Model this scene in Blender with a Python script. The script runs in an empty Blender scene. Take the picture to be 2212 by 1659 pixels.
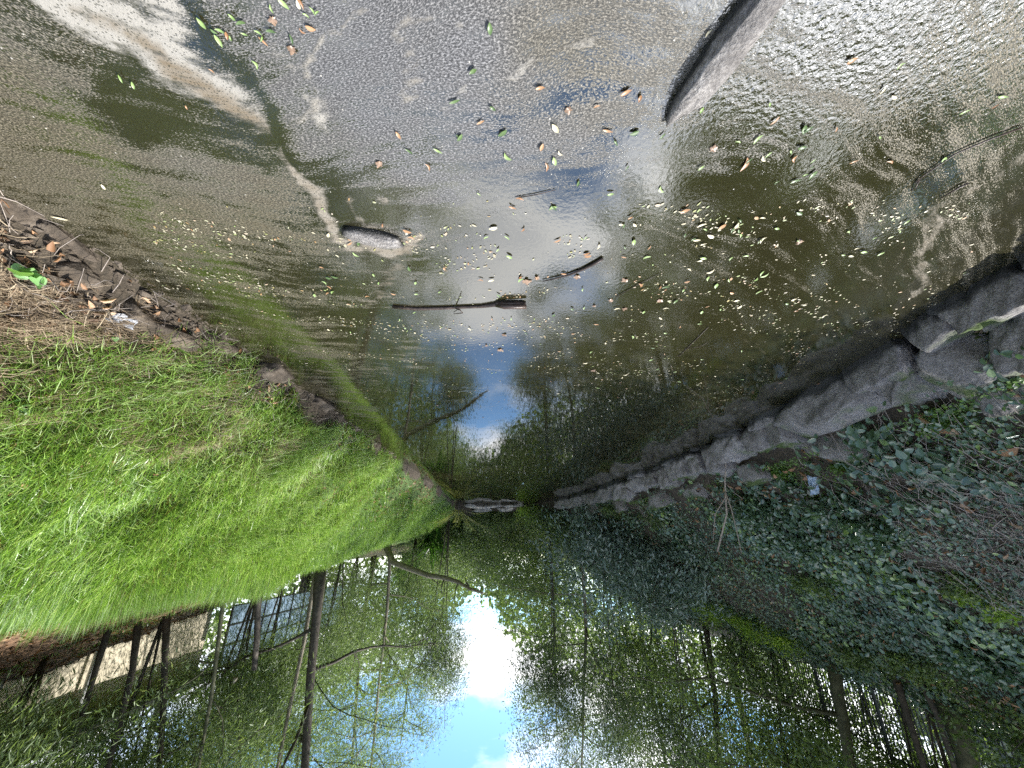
import bpy, math, random
import numpy as np
from mathutils import Vector, Matrix

# ------------------------------------------------------------------ camera, sky, sun, exposure
SC = bpy.context.scene
COL = SC.collection
CAM_H = 2.0
F_PX = 831.0                       # focal length in units of a 2212-wide picture
PITCH = math.radians(22.8)
SP, CP = math.sin(PITCH), math.cos(PITCH)
cam_d = bpy.data.cameras.new('camera')
cam = bpy.data.objects.new('camera', cam_d)
COL.objects.link(cam)
cam_d.sensor_width = 36.0
cam_d.lens = 36.0 * F_PX / 2212.0
cam_d.clip_start = 0.05
cam_d.clip_end = 1200.0
# the photograph was taken with the phone turned round: the camera is rolled by 180 degrees
cam.matrix_world = Matrix(((-1, 0, 0, 0), (0, -SP, -CP, 0), (0, -CP, SP, CAM_H), (0, 0, 0, 1)))
SC.camera = cam

SUN_DIR = Vector((-0.72, 0.30, 0.98)).normalized()
sun_el = math.asin(SUN_DIR.z)
sun_az = math.atan2(SUN_DIR.x, SUN_DIR.y)
W = bpy.data.worlds.new('World')
SC.world = W
W.use_nodes = True


def N(nt, t, loc=None, **kw):
    n = nt.nodes.new(t)
    for k, v in kw.items():
        if hasattr(n, k):
            setattr(n, k, v)
        else:
            n.inputs[k].default_value = v
    return n


def build_world():
    nt = W.node_tree
    nt.nodes.clear()
    out = N(nt, 'ShaderNodeOutputWorld')
    bg = N(nt, 'ShaderNodeBackground')
    bg.inputs['Strength'].default_value = 0.15
    sky = N(nt, 'ShaderNodeTexSky')
    sky.sky_type = 'NISHITA'
    sky.sun_disc = False
    sky.sun_elevation = sun_el
    sky.sun_rotation = sun_az
    sky.altitude = 50
    sky.air_density = 1.0
    sky.dust_density = 0.0
    sky.ozone_density = 2.0
    tc = N(nt, 'ShaderNodeTexCoord')
    sep = N(nt, 'ShaderNodeSeparateXYZ')
    nt.links.new(tc.outputs['Generated'], sep.inputs[0])
    zc = N(nt, 'ShaderNodeMath', operation='MAXIMUM')
    nt.links.new(sep.outputs['Z'], zc.inputs[0]); zc.inputs[1].default_value = 0.06
    zz = N(nt, 'ShaderNodeMath', operation='ADD')
    nt.links.new(zc.outputs[0], zz.inputs[0]); zz.inputs[1].default_value = 0.25
    dx = N(nt, 'ShaderNodeMath', operation='DIVIDE'); dy = N(nt, 'ShaderNodeMath', operation='DIVIDE')
    nt.links.new(sep.outputs['X'], dx.inputs[0]); nt.links.new(zz.outputs[0], dx.inputs[1])
    nt.links.new(sep.outputs['Y'], dy.inputs[0]); nt.links.new(zz.outputs[0], dy.inputs[1])
    cmb = N(nt, 'ShaderNodeCombineXYZ')
    nt.links.new(dx.outputs[0], cmb.inputs[0]); nt.links.new(dy.outputs[0], cmb.inputs[1])
    cmb.inputs[2].default_value = CLOUD_SEED
    n1 = N(nt, 'ShaderNodeTexNoise')
    n1.inputs['Scale'].default_value = 1.35; n1.inputs['Detail'].default_value = 7.0
    n1.inputs['Roughness'].default_value = 0.52; n1.inputs['Distortion'].default_value = 0.25
    nt.links.new(cmb.outputs[0], n1.inputs['Vector'])
    rp = N(nt, 'ShaderNodeValToRGB')
    rp.color_ramp.elements[0].position = 0.44; rp.color_ramp.elements[0].color = (0, 0, 0, 1)
    rp.color_ramp.elements[1].position = 0.57; rp.color_ramp.elements[1].color = (1, 1, 1, 1)
    nt.links.new(n1.outputs['Fac'], rp.inputs[0])
    # cloud body: bright rims, greyer cores
    cr = N(nt, 'ShaderNodeValToRGB')
    cr.color_ramp.elements[0].position = 0.56; cr.color_ramp.elements[0].color = (1.0, 1.0, 1.0, 1)
    cr.color_ramp.elements[1].position = 0.74; cr.color_ramp.elements[1].color = (0.42, 0.46, 0.58, 1)
    nt.links.new(n1.outputs['Fac'], cr.inputs[0])
    cm = N(nt, 'ShaderNodeVectorMath', operation='SCALE')
    # clouds near the sun are brighter (forward scattering)
    dt = N(nt, 'ShaderNodeVectorMath', operation='DOT_PRODUCT')
    nt.links.new(tc.outputs['Generated'], dt.inputs[0]); dt.inputs[1].default_value = SUN_DIR
    pw = N(nt, 'ShaderNodeMath', operation='POWER')
    mxd = N(nt, 'ShaderNodeMath', operation='MAXIMUM'); mxd.inputs[1].default_value = 0.0
    nt.links.new(dt.outputs['Value'], mxd.inputs[0]); nt.links.new(mxd.outputs[0], pw.inputs[0]); pw.inputs[1].default_value = 7.0
    ma = N(nt, 'ShaderNodeMath', operation='MULTIPLY_ADD')
    nt.links.new(pw.outputs[0], ma.inputs[0]); ma.inputs[1].default_value = CLOUD_BRIGHT * 1.5; ma.inputs[2].default_value = CLOUD_BRIGHT
    nt.links.new(cr.outputs[0], cm.inputs[0]); nt.links.new(ma.outputs[0], cm.inputs['Scale'])
    mx = N(nt, 'ShaderNodeMix', data_type='RGBA')
    nt.links.new(rp.outputs[0], mx.inputs['Factor'])
    hs = N(nt, 'ShaderNodeHueSaturation')
    hs.inputs['Saturation'].default_value = 1.15; hs.inputs['Value'].default_value = 1.0
    nt.links.new(sky.outputs[0], hs.inputs['Color'])
    nt.links.new(hs.outputs[0], mx.inputs['A']); nt.links.new(cm.outputs[0], mx.inputs['B'])
    nt.links.new(mx.outputs['Result'], bg.inputs['Color'])
    nt.links.new(bg.outputs[0], out.inputs['Surface'])


CLOUD_SEED = 120.3
CLOUD_BRIGHT = 7.2
build_world()

sun_d = bpy.data.lights.new('sun', 'SUN')
sun_d.energy = 4.4
sun_d.angle = math.radians(0.55)
sun_d.color = (1.0, 0.97, 0.91)
sun = bpy.data.objects.new('sun', sun_d)
COL.objects.link(sun)
sun.rotation_euler = SUN_DIR.to_track_quat('Z', 'Y').to_euler()

SC.view_settings.view_transform = 'Standard'
SC.view_settings.look = 'None'
SC.view_settings.gamma = 1.0
SC.view_settings.use_curve_mapping = False
SC.view_settings.exposure = 1.25
SC.render.engine = 'CYCLES'
SC.cycles.use_denoising = False
SC.cycles.max_bounces = 6
SC.cycles.diffuse_bounces = 3
SC.cycles.glossy_bounces = 3
SC.cycles.transmission_bounces = 4
SC.cycles.transparent_max_bounces = 4
SC.cycles.caustics_reflective = False
SC.cycles.caustics_refractive = False
SC.cycles.sample_clamp_indirect = 6.0
SC.cycles.sample_clamp_direct = 8.0

# ------------------------------------------------------------------ small helpers
RNG = np.random.default_rng(7)


def ray(px, py):
    r, u = 1106.0 - px, py - 829.5
    return np.array([r, u * SP + F_PX * CP, u * CP - F_PX * SP])


def P(px, py, z=0.0):
    """where the line of sight through a spot of the photograph meets the level z"""
    d = ray(px, py)
    t = (z - CAM_H) / d[2]
    return np.array([d[0] * t, d[1] * t, z])


def PX(px, py, x):
    d = ray(px, py)
    t = x / d[0]
    return np.array([x, d[1] * t, CAM_H + d[2] * t])


def PY(px, py, y):
    d = ray(px, py)
    t = y / d[1]
    return np.array([d[0] * t, y, CAM_H + d[2] * t])


_perm = np.random.default_rng(3).permutation(4096)
_val = np.random.default_rng(4).random(4096)


def vnoise(x, y, s=0):
    x = np.asarray(x, float); y = np.asarray(y, float)
    xi = np.floor(x).astype(int); yi = np.floor(y).astype(int)
    fx = x - xi; fy = y - yi
    fx = fx * fx * (3 - 2 * fx); fy = fy * fy * (3 - 2 * fy)

    def h(a, b):
        return _val[_perm[(_perm[(a + 17 * s) & 4095] + b) & 4095]]
    return (h(xi, yi) * (1 - fx) + h(xi + 1, yi) * fx) * (1 - fy) + (h(xi, yi + 1) * (1 - fx) + h(xi + 1, yi + 1) * fx) * fy


def fbm(x, y, s=0, o=4):
    a, t, f, w = 0.0, 0.0, 1.0, 1.0
    for k in range(o):
        a = a + w * vnoise(np.asarray(x) * f, np.asarray(y) * f, s + k * 5)
        t += w; f *= 2.03; w *= 0.5
    return a / t


def sstep(a, b, x):
    t = np.clip((x - a) / (b - a), 0, 1)
    return t * t * (3 - 2 * t)


def norm(v):
    return v / np.maximum(np.linalg.norm(v, axis=-1, keepdims=True), 1e-9)


def mesh_np(name, verts, faces_by_size, smooth=True, attrs=None):
    """verts (n,3); faces_by_size: list of int arrays (m,k)"""
    me = bpy.data.meshes.new(name)
    verts = np.asarray(verts, np.float32)
    me.vertices.add(len(verts))
    me.vertices.foreach_set('co', verts.ravel())
    loops = np.concatenate([np.asarray(f, np.int32).ravel() for f in faces_by_size if len(f)])
    tot = np.concatenate([np.full(len(f), np.asarray(f).shape[1], np.int32) for f in faces_by_size if len(f)])
    start = np.concatenate([[0], np.cumsum(tot)[:-1]]).astype(np.int32)
    me.loops.add(len(loops))
    me.loops.foreach_set('vertex_index', loops)
    me.polygons.add(len(tot))
    me.polygons.foreach_set('loop_start', start)
    me.polygons.foreach_set('loop_total', tot)
    me.polygons.foreach_set('use_smooth', np.full(len(tot), smooth, bool))
    for k, v in (attrs or {}).items():
        a = me.attributes.new(k, 'FLOAT', 'POINT')
        a.data.foreach_set('value', np.asarray(v, np.float32).ravel())
    me.update(calc_edges=True)
    return me


def obj(name, me, mat=None, parent=None, loc=None):
    o = bpy.data.objects.new(name, me)
    COL.objects.link(o)
    if mat is not None and not len(me.materials):
        me.materials.append(mat)
    if parent is not None:
        o.parent = parent
    if loc is not None:
        o.location = loc
    return o


def tag(o, label=None, cat=None, group=None, kind=None):
    if label: o['label'] = label
    if cat: o['category'] = cat
    if group: o['group'] = group
    if kind: o['kind'] = kind
    return o


def empty(name, loc, label, cat, group=None, rz=0.0):
    o = bpy.data.objects.new(name, None)
    COL.objects.link(o)
    o.location = loc
    o.rotation_euler = (0, 0, rz)
    o.empty_display_size = 0.1
    return tag(o, label, cat, group)


def copy_tree(o, parent=None):
    c = o.copy()
    COL.objects.link(c)
    if parent is not None:
        c.parent = parent
    for ch in list(o.children):
        copy_tree(ch, c)
    return c


class MB:
    """collects geometry for ONE mesh"""

    def __init__(self):
        self.v, self.q, self.t, self.n = [], [], [], 0

    def add(self, v, quads=None, tris=None):
        v = np.asarray(v, float).reshape(-1, 3)
        if quads is not None and len(quads): self.q.append(np.asarray(quads, int).reshape(-1, 4) + self.n)
        if tris is not None and len(tris): self.t.append(np.asarray(tris, int).reshape(-1, 3) + self.n)
        self.v.append(v)
        self.n += len(v)

    def tube(self, pts, rad, sides=6, cap=True):
        pts = np.asarray(pts, float); m = len(pts)
        rad = np.broadcast_to(np.asarray(rad, float), (m,))
        tan = np.gradient(pts, axis=0)
        tan = norm(tan)
        ref = np.array([0.0, 0, 1]) if abs(tan[0][2]) < 0.9 else np.array([1.0, 0, 0])
        a = np.arange(sides) * 2 * math.pi / sides
        rings = []
        u = np.cross(tan[0], ref); u /= np.linalg.norm(u)
        for i in range(m):
            u = u - tan[i] * np.dot(u, tan[i])
            u /= max(np.linalg.norm(u), 1e-9)
            w = np.cross(tan[i], u)
            rings.append(pts[i] + rad[i] * (np.cos(a)[:, None] * u + np.sin(a)[:, None] * w))
        v = np.concatenate(rings)
        i, j = np.meshgrid(np.arange(m - 1), np.arange(sides), indexing='ij')
        jn = (j + 1) % sides
        q = np.stack([i * sides + j, i * sides + jn, (i + 1) * sides + jn, (i + 1) * sides + j], -1).reshape(-1, 4)
        tr = None
        if cap:
            v = np.concatenate([v, pts[:1], pts[-1:]])
            c0, c1 = m * sides, m * sides + 1
            k = np.arange(sides)
            tr = np.concatenate([np.stack([np.full(sides, c0), (k + 1) % sides, k], -1),
                                 np.stack([np.full(sides, c1), (m - 1) * sides + k, (m - 1) * sides + (k + 1) % sides], -1)])
        self.add(v, q, tr)

    def box(self, lo, hi):
        x0, y0, z0 = lo; x1, y1, z1 = hi
        v = [(x0, y0, z0), (x1, y0, z0), (x1, y1, z0), (x0, y1, z0), (x0, y0, z1), (x1, y0, z1), (x1, y1, z1), (x0, y1, z1)]
        self.add(v, [(0, 3, 2, 1), (4, 5, 6, 7), (0, 1, 5, 4), (1, 2, 6, 5), (2, 3, 7, 6), (3, 0, 4, 7)])

    def mesh(self, name, smooth=True):
        fs = []
        if self.q: fs.append(np.concatenate(self.q))
        if self.t: fs.append(np.concatenate(self.t))
        return mesh_np(name, np.concatenate(self.v), fs, smooth)


def leaf_arrays(B, D, Nn, L, Wd, fold=0.25, curve=0.15, hexa=False):
    """one little folded leaf per row; B base, D direction, Nn upward side"""
    D = norm(D)
    S = norm(np.cross(D, Nn))
    U = np.cross(S, D)
    L = L[:, None]; h = Wd[:, None] * 0.5
    n = len(B)
    if hexa:
        v = np.stack([B,
                      B + D * L * .28 + S * h * .9 + U * h * fold,
                      B + D * L * .66 + S * h * .85 + U * (h * fold - L * curve * .35),
                      B + D * L - U * L * curve,
                      B + D * L * .66 - S * h * .85 + U * (h * fold - L * curve * .35),
                      B + D * L * .28 - S * h * .9 + U * h * fold], 1)
        o = np.arange(n)[:, None] * 6
        q = np.concatenate([o + np.array([[0, 1, 2, 3]]), o + np.array([[0, 3, 4, 5]])])
        return v.reshape(-1, 3), q, 6
    v = np.stack([B, B + D * L * .42 + S * h + U * h * fold, B + D * L - U * L * curve, B + D * L * .42 - S * h + U * h * fold], 1)
    o = np.arange(n)[:, None] * 4
    t = np.concatenate([o + np.array([[0, 1, 2]]), o + np.array([[0, 2, 3]])])
    return v.reshape(-1, 3), t, 4


def leaf_mesh(name, B, D, Nn, L, Wd, tint, hexa=False, **kw):
    v, f, k = leaf_arrays(B, D, Nn, L, Wd, hexa=hexa, **kw)
    return mesh_np(name, v, [f], True, {'tint': np.repeat(tint, k)})


def rand_dir(rng, n):
    return norm(rng.normal(size=(n, 3)))


# ------------------------------------------------------------------ materials
def new_mat(name):
    m = bpy.data.materials.new(name)
    m.use_nodes = True
    nt = m.node_tree
    nt.nodes.clear()
    return m, nt, N(nt, 'ShaderNodeOutputMaterial')


def attr(nt, name):
    n = N(nt, 'ShaderNodeAttribute')
    n.attribute_name = name
    return n.outputs['Fac']


def mathn(nt, op, a, b=None, clamp=False):
    n = N(nt, 'ShaderNodeMath', operation=op)
    n.use_clamp = clamp
    for i, s in enumerate((a, b)):
        if s is None: continue
        if isinstance(s, (int, float)): n.inputs[i].default_value = s
        else: nt.links.new(s, n.inputs[i])
    return n.outputs[0]


def mixc(nt, f, a, b):
    n = N(nt, 'ShaderNodeMix', data_type='RGBA')
    for k, s in (('Factor', f), ('A', a), ('B', b)):
        if isinstance(s, (int, float)): n.inputs[k].default_value = s
        elif isinstance(s, tuple): n.inputs[k].default_value = (*s, 1.0)
        else: nt.links.new(s, n.inputs[k])
    return n.outputs['Result']


def noise(nt, scale, vec=None, detail=4.0, rough=0.55):
    n = N(nt, 'ShaderNodeTexNoise')
    n.inputs['Scale'].default_value = scale
    n.inputs['Detail'].default_value = detail
    n.inputs['Roughness'].default_value = rough
    if vec is None:
        tc = N(nt, 'ShaderNodeTexCoord')
        vec = tc.outputs['Object']
    nt.links.new(vec, n.inputs['Vector'])
    return n.outputs['Fac']


def ramp(nt, f, stops):
    r = N(nt, 'ShaderNodeValToRGB')
    e = r.color_ramp.elements
    while len(e) < len(stops): e.new(0.5)
    for i, (p, c) in enumerate(stops):
        e[i].position = p
        e[i].color = (*c, 1.0) if isinstance(c, tuple) else (c, c, c, 1.0)
    nt.links.new(f, r.inputs[0])
    return r.outputs[0]


def bump(nt, h, strength=0.4, dist=0.02):
    b = N(nt, 'ShaderNodeBump')
    b.inputs['Strength'].default_value = strength
    b.inputs['Distance'].default_value = dist
    nt.links.new(h, b.inputs['Height'])
    return b.outputs[0]


def leaf_mat(name, stops, trans=0.35, rough=0.45, spec=0.5, tcol=1.5):
    m, nt, out = new_mat(name)
    c = ramp(nt, attr(nt, 'tint'), stops)
    p = N(nt, 'ShaderNodeBsdfPrincipled')
    nt.links.new(c, p.inputs['Base Color'])
    p.inputs['Roughness'].default_value = rough
    p.inputs['Specular IOR Level'].default_value = spec
    t = N(nt, 'ShaderNodeBsdfTranslucent')
    g = N(nt, 'ShaderNodeMix', data_type='RGBA', blend_type='MULTIPLY')
    g.inputs['Factor'].default_value = 1.0
    nt.links.new(c, g.inputs['A']); g.inputs['B'].default_value = (tcol * 1.1, tcol * 1.15, tcol * 0.6, 1)
    nt.links.new(g.outputs['Result'], t.inputs['Color'])
    mx = N(nt, 'ShaderNodeMixShader')
    mx.inputs[0].default_value = trans
    nt.links.new(p.outputs[0], mx.inputs[1]); nt.links.new(t.outputs[0], mx.inputs[2])
    nt.links.new(mx.outputs[0], out.inputs['Surface'])
    return m


def noise_mat(name, stops, scale=6.0, rough=0.8, bstr=0.5, bdist=0.01, detail=6.0, spec=0.4):
    m, nt, out = new_mat(name)
    f = noise(nt, scale, detail=detail, rough=0.6)
    p = N(nt, 'ShaderNodeBsdfPrincipled')
    nt.links.new(ramp(nt, f, stops), p.inputs['Base Color'])
    p.inputs['Roughness'].default_value = rough
    p.inputs['Specular IOR Level'].default_value = spec
    f2 = noise(nt, scale * 3.1, detail=5.0, rough=0.65)
    nt.links.new(bump(nt, f2, bstr, bdist), p.inputs['Normal'])
    nt.links.new(p.outputs[0], out.inputs['Surface'])
    return m


M = {}
M['grass'] = leaf_mat('grass_blades', [(0.0, (.16, .13, .06)), (.12, (.10, .15, .03)), (.16, (.07, .12, .03)), (.42, (.15, .265, .055)), (.70, (.29, .44, .11)), (1.0, (.54, .62, .38))], trans=.34, rough=.36, spec=.65, tcol=1.3)
M['dry'] = leaf_mat('dry_straw', [(0, (.12, .085, .055)), (.5, (.27, .20, .13)), (1, (.42, .34, .23))], trans=.15, rough=.7, tcol=1.0)
M['litter'] = leaf_mat('dead_leaves', [(0, (.07, .04, .02)), (.4, (.20, .10, .045)), (.75, (.34, .19, .10)), (1, (.45, .33, .22))], trans=.15, rough=.65, tcol=1.0)
M['feather'] = leaf_mat('feathery_foliage', [(0, (.07, .10, .045)), (.5, (.145, .205, .09)), (.85, (.23, .30, .14)), (1, (.34, .38, .19))], trans=.38, rough=.45)
M['gum'] = leaf_mat('gum_foliage', [(0, (.045, .07, .035)), (.5, (.09, .13, .055)), (1, (.17, .22, .09))], trans=.32, rough=.4)
M['dense'] = leaf_mat('dense_foliage', [(0, (.055, .08, .035)), (.5, (.115, .165, .06)), (.85, (.18, .25, .075)), (1, (.28, .34, .10))], trans=.4, rough=.38)
# olive greens
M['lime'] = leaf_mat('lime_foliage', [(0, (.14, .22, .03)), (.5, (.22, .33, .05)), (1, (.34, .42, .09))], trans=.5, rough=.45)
M['blue'] = leaf_mat('blue_green_foliage', [(0, (.06, .10, .075)), (.5, (.12, .18, .145)), (1, (.24, .31, .28))], trans=.22, rough=.27, spec=1.0)
M['ivy'] = leaf_mat('ivy_leaves', [(0, (.04, .075, .035)), (.5, (.085, .145, .085)), (.85, (.15, .22, .15)), (1, (.22, .32, .09))], trans=.25, rough=.27, spec=1.0)
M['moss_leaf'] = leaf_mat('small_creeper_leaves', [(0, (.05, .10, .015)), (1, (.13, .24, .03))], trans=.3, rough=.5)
M['strap'] = leaf_mat('strap_leaves', [(0, (.025, .06, .015)), (.6, (.06, .14, .03)), (1, (.16, .26, .06))], trans=.35, rough=.3)
M['frond'] = leaf_mat('cycad_frond', [(0, (.06, .10, .03)), (1, (.28, .28, .12))], trans=.3, rough=.35)
M['weed'] = leaf_mat('round_weed_leaves', [(0, (.08, .16, .04)), (1, (.19, .36, .12))], trans=.35, rough=.35)
M['bark_dark'] = noise_mat('dark_bark', [(.25, (.022, .018, .014)), (.55, (.06, .05, .04)), (.8, (.12, .10, .08))], 9, .85, .6, .01)
M['bark_pale'] = noise_mat('pale_bark', [(.25, (.10, .085, .065)), (.55, (.22, .19, .15)), (.8, (.36, .31, .25))], 7, .8, .4, .008)
M['bark_moss'] = noise_mat('mossy_bark', [(.25, (.03, .032, .018)), (.55, (.08, .08, .045)), (.8, (.14, .14, .09))], 8, .85, .6, .01)
M['twig'] = noise_mat('dry_twig', [(.3, (.14, .11, .085)), (.7, (.36, .30, .24))], 30, .8, .3, .003)
M['vine'] = noise_mat('dead_vine_stems', [(.3, (.16, .13, .11)), (.7, (.44, .38, .33))], 25, .8, .3, .003)
M['wet_wood'] = noise_mat('wet_floating_wood', [(.3, (.02, .014, .012)), (.6, (.06, .042, .034)), (.8, (.16, .12, .10))], 18, .35, .6, .006)
M['cream'] = noise_mat('cream_render', [(.3, (.52, .46, .34)), (.7, (.64, .57, .44))], 3, .8, .15, .004)
M['white'] = noise_mat('white_paint', [(.3, (.70, .71, .72)), (.7, (.80, .80, .80))], 3, .5, .1, .002)
M['dark_metal'] = noise_mat('dark_metal', [(.3, (.022, .024, .028)), (.7, (.045, .048, .055))], 12, .4, .15, .002)
M['concrete'] = noise_mat('grey_concrete', [(.3, (.26, .25, .23)), (.7, (.40, .38, .35))], 5, .85, .3, .006)
M['car_paint'] = noise_mat('pale_blue_grey_paint', [(.3, (.30, .34, .40)), (.7, (.36, .40, .46))], 2, .3, .0, .001, spec=.6)
M['rubber'] = noise_mat('black_rubber', [(.3, (.015, .015, .015)), (.7, (.03, .03, .03))], 20, .7, .2, .002)
M['flower'] = noise_mat('yellow_petal', [(.3, (.70, .50, .02)), (.7, (.80, .62, .03))], 20, .5, .1, .001)
M['road'] = noise_mat('road_asphalt', [(.3, (.10, .10, .10)), (.7, (.18, .175, .17))], 9, .9, .2, .004)


def glass_mat():
    m, nt, out = new_mat('window_glass')
    p = N(nt, 'ShaderNodeBsdfPrincipled')
    f = noise(nt, 1.4, detail=2.0)
    nt.links.new(ramp(nt, f, [(.3, (.16, .24, .36)), (.7, (.34, .44, .58))]), p.inputs['Base Color'])
    p.inputs['Roughness'].default_value = .06
    p.inputs['IOR'].default_value = 1.9
    nt.links.new(p.outputs[0], out.inputs['Surface'])
    return m


M['glass'] = glass_mat()


def plastic_mat(name, col):
    m, nt, out = new_mat(name)
    p = N(nt, 'ShaderNodeBsdfPrincipled')
    p.inputs['Base Color'].default_value = (*col, 1)
    p.inputs['Roughness'].default_value = .18
    p.inputs['Specular IOR Level'].default_value = .8
    t = N(nt, 'ShaderNodeBsdfTranslucent'); t.inputs['Color'].default_value = (*col, 1)
    mx = N(nt, 'ShaderNodeMixShader'); mx.inputs[0].default_value = .35
    nt.links.new(p.outputs[0], mx.inputs[1]); nt.links.new(t.outputs[0], mx.inputs[2])
    nt.links.new(mx.outputs[0], out.inputs['Surface'])
    return m


M['wrapper'] = plastic_mat('clear_plastic', (.66, .67, .70))
M['plastic_blue'] = plastic_mat('milky_plastic', (.45, .56, .68))


def stone_mat(name='wall_stone', wet0=.07, wet1=.14, mossy=True):
    m, nt, out = new_mat(name)
    geo = N(nt, 'ShaderNodeNewGeometry')
    sep = N(nt, 'ShaderNodeSeparateXYZ'); nt.links.new(geo.outputs['Position'], sep.inputs[0])
    sn = N(nt, 'ShaderNodeSeparateXYZ'); nt.links.new(geo.outputs['Normal'], sn.inputs[0])
    f = noise(nt, 7.0, geo.outputs['Position'], 7, .65)
    fine = noise(nt, 55.0, geo.outputs['Position'], 5, .7)
    big = noise(nt, 1.7, geo.outputs['Position'], 3, .5)
    base = ramp(nt, f, [(.25, (.12, .11, .105)), (.5, (.30, .28, .265)), (.75, (.50, .475, .455))])
    base = mixc(nt, ramp(nt, fine, [(.40, .75), (.60, 0.0)]), base, (.11, .10, .095))
    # moss on the upper sides, in patches
    mo = mathn(nt, 'ADD', mathn(nt, 'MULTIPLY', sn.outputs['Z'], .55), mathn(nt, 'MULTIPLY', big, 1.3))
    mo = mathn(nt, 'ADD', mo, mathn(nt, 'MULTIPLY', f, .5))
    mo = mathn(nt, 'ADD', mo, mathn(nt, 'MULTIPLY', sep.outputs['Z'], .35))
    mo = ramp(nt, mathn(nt, 'MULTIPLY', mo, .5), [(.74, 0.0), (.86, 1.0 if mossy else 0.0)])
    mossc = ramp(nt, fine, [(.3, (.025, .04, .008)), (.7, (.08, .13, .02))])
    col = mixc(nt, mo, base, mossc)
    # the wet, algae-dark band just above the water line
    wz = mathn(nt, 'ADD', sep.outputs['Z'], mathn(nt, 'MULTIPLY', mathn(nt, 'SUBTRACT', f, .5), .22 * min(1, wet1 * 5)))
    wet = ramp(nt, wz, [(wet0, 1.0), (wet1, 0.0)])
    col = mixc(nt, wet, col, (.022, .022, .020))
    p = N(nt, 'ShaderNodeBsdfPrincipled')
    nt.links.new(col, p.inputs['Base Color'])
    nt.links.new(mathn(nt, 'SUBTRACT', .85, mathn(nt, 'MULTIPLY', wet, .5)), p.inputs['Roughness'])
    h = mathn(nt, 'ADD', f, mathn(nt, 'MULTIPLY', fine, .45))
    nt.links.new(bump(nt, h, 1.0, .06), p.inputs['Normal'])
    nt.links.new(p.outputs[0], out.inputs['Surface'])
    return m


M['stone'] = stone_mat()
M['pond_rock'] = stone_mat('pond_rock', .025, .05, False)
M['ledge'] = noise_mat('pale_ledge_stone', [(.3, (.20, .18, .16)), (.7, (.46, .43, .40))], 5, .85, .6, .03)
M['mud'] = noise_mat('bank_mud', [(.25, (.03, .024, .018)), (.5, (.085, .066, .048)), (.78, (.20, .165, .13))], 9, .8, .9, .04)


def ground_mat():
    m, nt, out = new_mat('bank_ground')
    geo = N(nt, 'ShaderNodeNewGeometry')
    f = noise(nt, 2.2, geo.outputs['Position'], 6, .65)
    fine = noise(nt, 24.0, geo.outputs['Position'], 5, .7)
    soil = ramp(nt, fine, [(.3, (.022, .018, .012)), (.55, (.065, .05, .034)), (.8, (.15, .12, .09))])
    gr = ramp(nt, fine, [(.3, (.03, .055, .012)), (.6, (.07, .12, .025)), (.85, (.14, .18, .05))])
    mul = ramp(nt, fine, [(.3, (.05, .028, .015)), (.55, (.17, .095, .05)), (.8, (.33, .22, .13))])
    gm = ramp(nt, mathn(nt, 'ADD', attr(nt, 'grassy'), mathn(nt, 'MULTIPLY', mathn(nt, 'SUBTRACT', f, .5), .9)), [(.4, 0.0), (.6, 1.0)])
    mm = ramp(nt, mathn(nt, 'ADD', attr(nt, 'mulch'), mathn(nt, 'MULTIPLY', mathn(nt, 'SUBTRACT', f, .5), .9)), [(.4, 0.0), (.6, 1.0)])
    c = mixc(nt, gm, soil, gr)
    c = mixc(nt, mm, c, mul)
    c = mixc(nt, attr(nt, 'paved'), c, ramp(nt, fine, [(.3, (.16, .155, .15)), (.7, (.26, .25, .24))]))
    p = N(nt, 'ShaderNodeBsdfPrincipled')
    nt.links.new(c, p.inputs['Base Color'])
    p.inputs['Roughness'].default_value = .9
    nt.links.new(bump(nt, mathn(nt, 'ADD', fine, f), .7, .04), p.inputs['Normal'])
    nt.links.new(p.outputs[0], out.inputs['Surface'])
    return m


M['ground'] = ground_mat()


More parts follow.
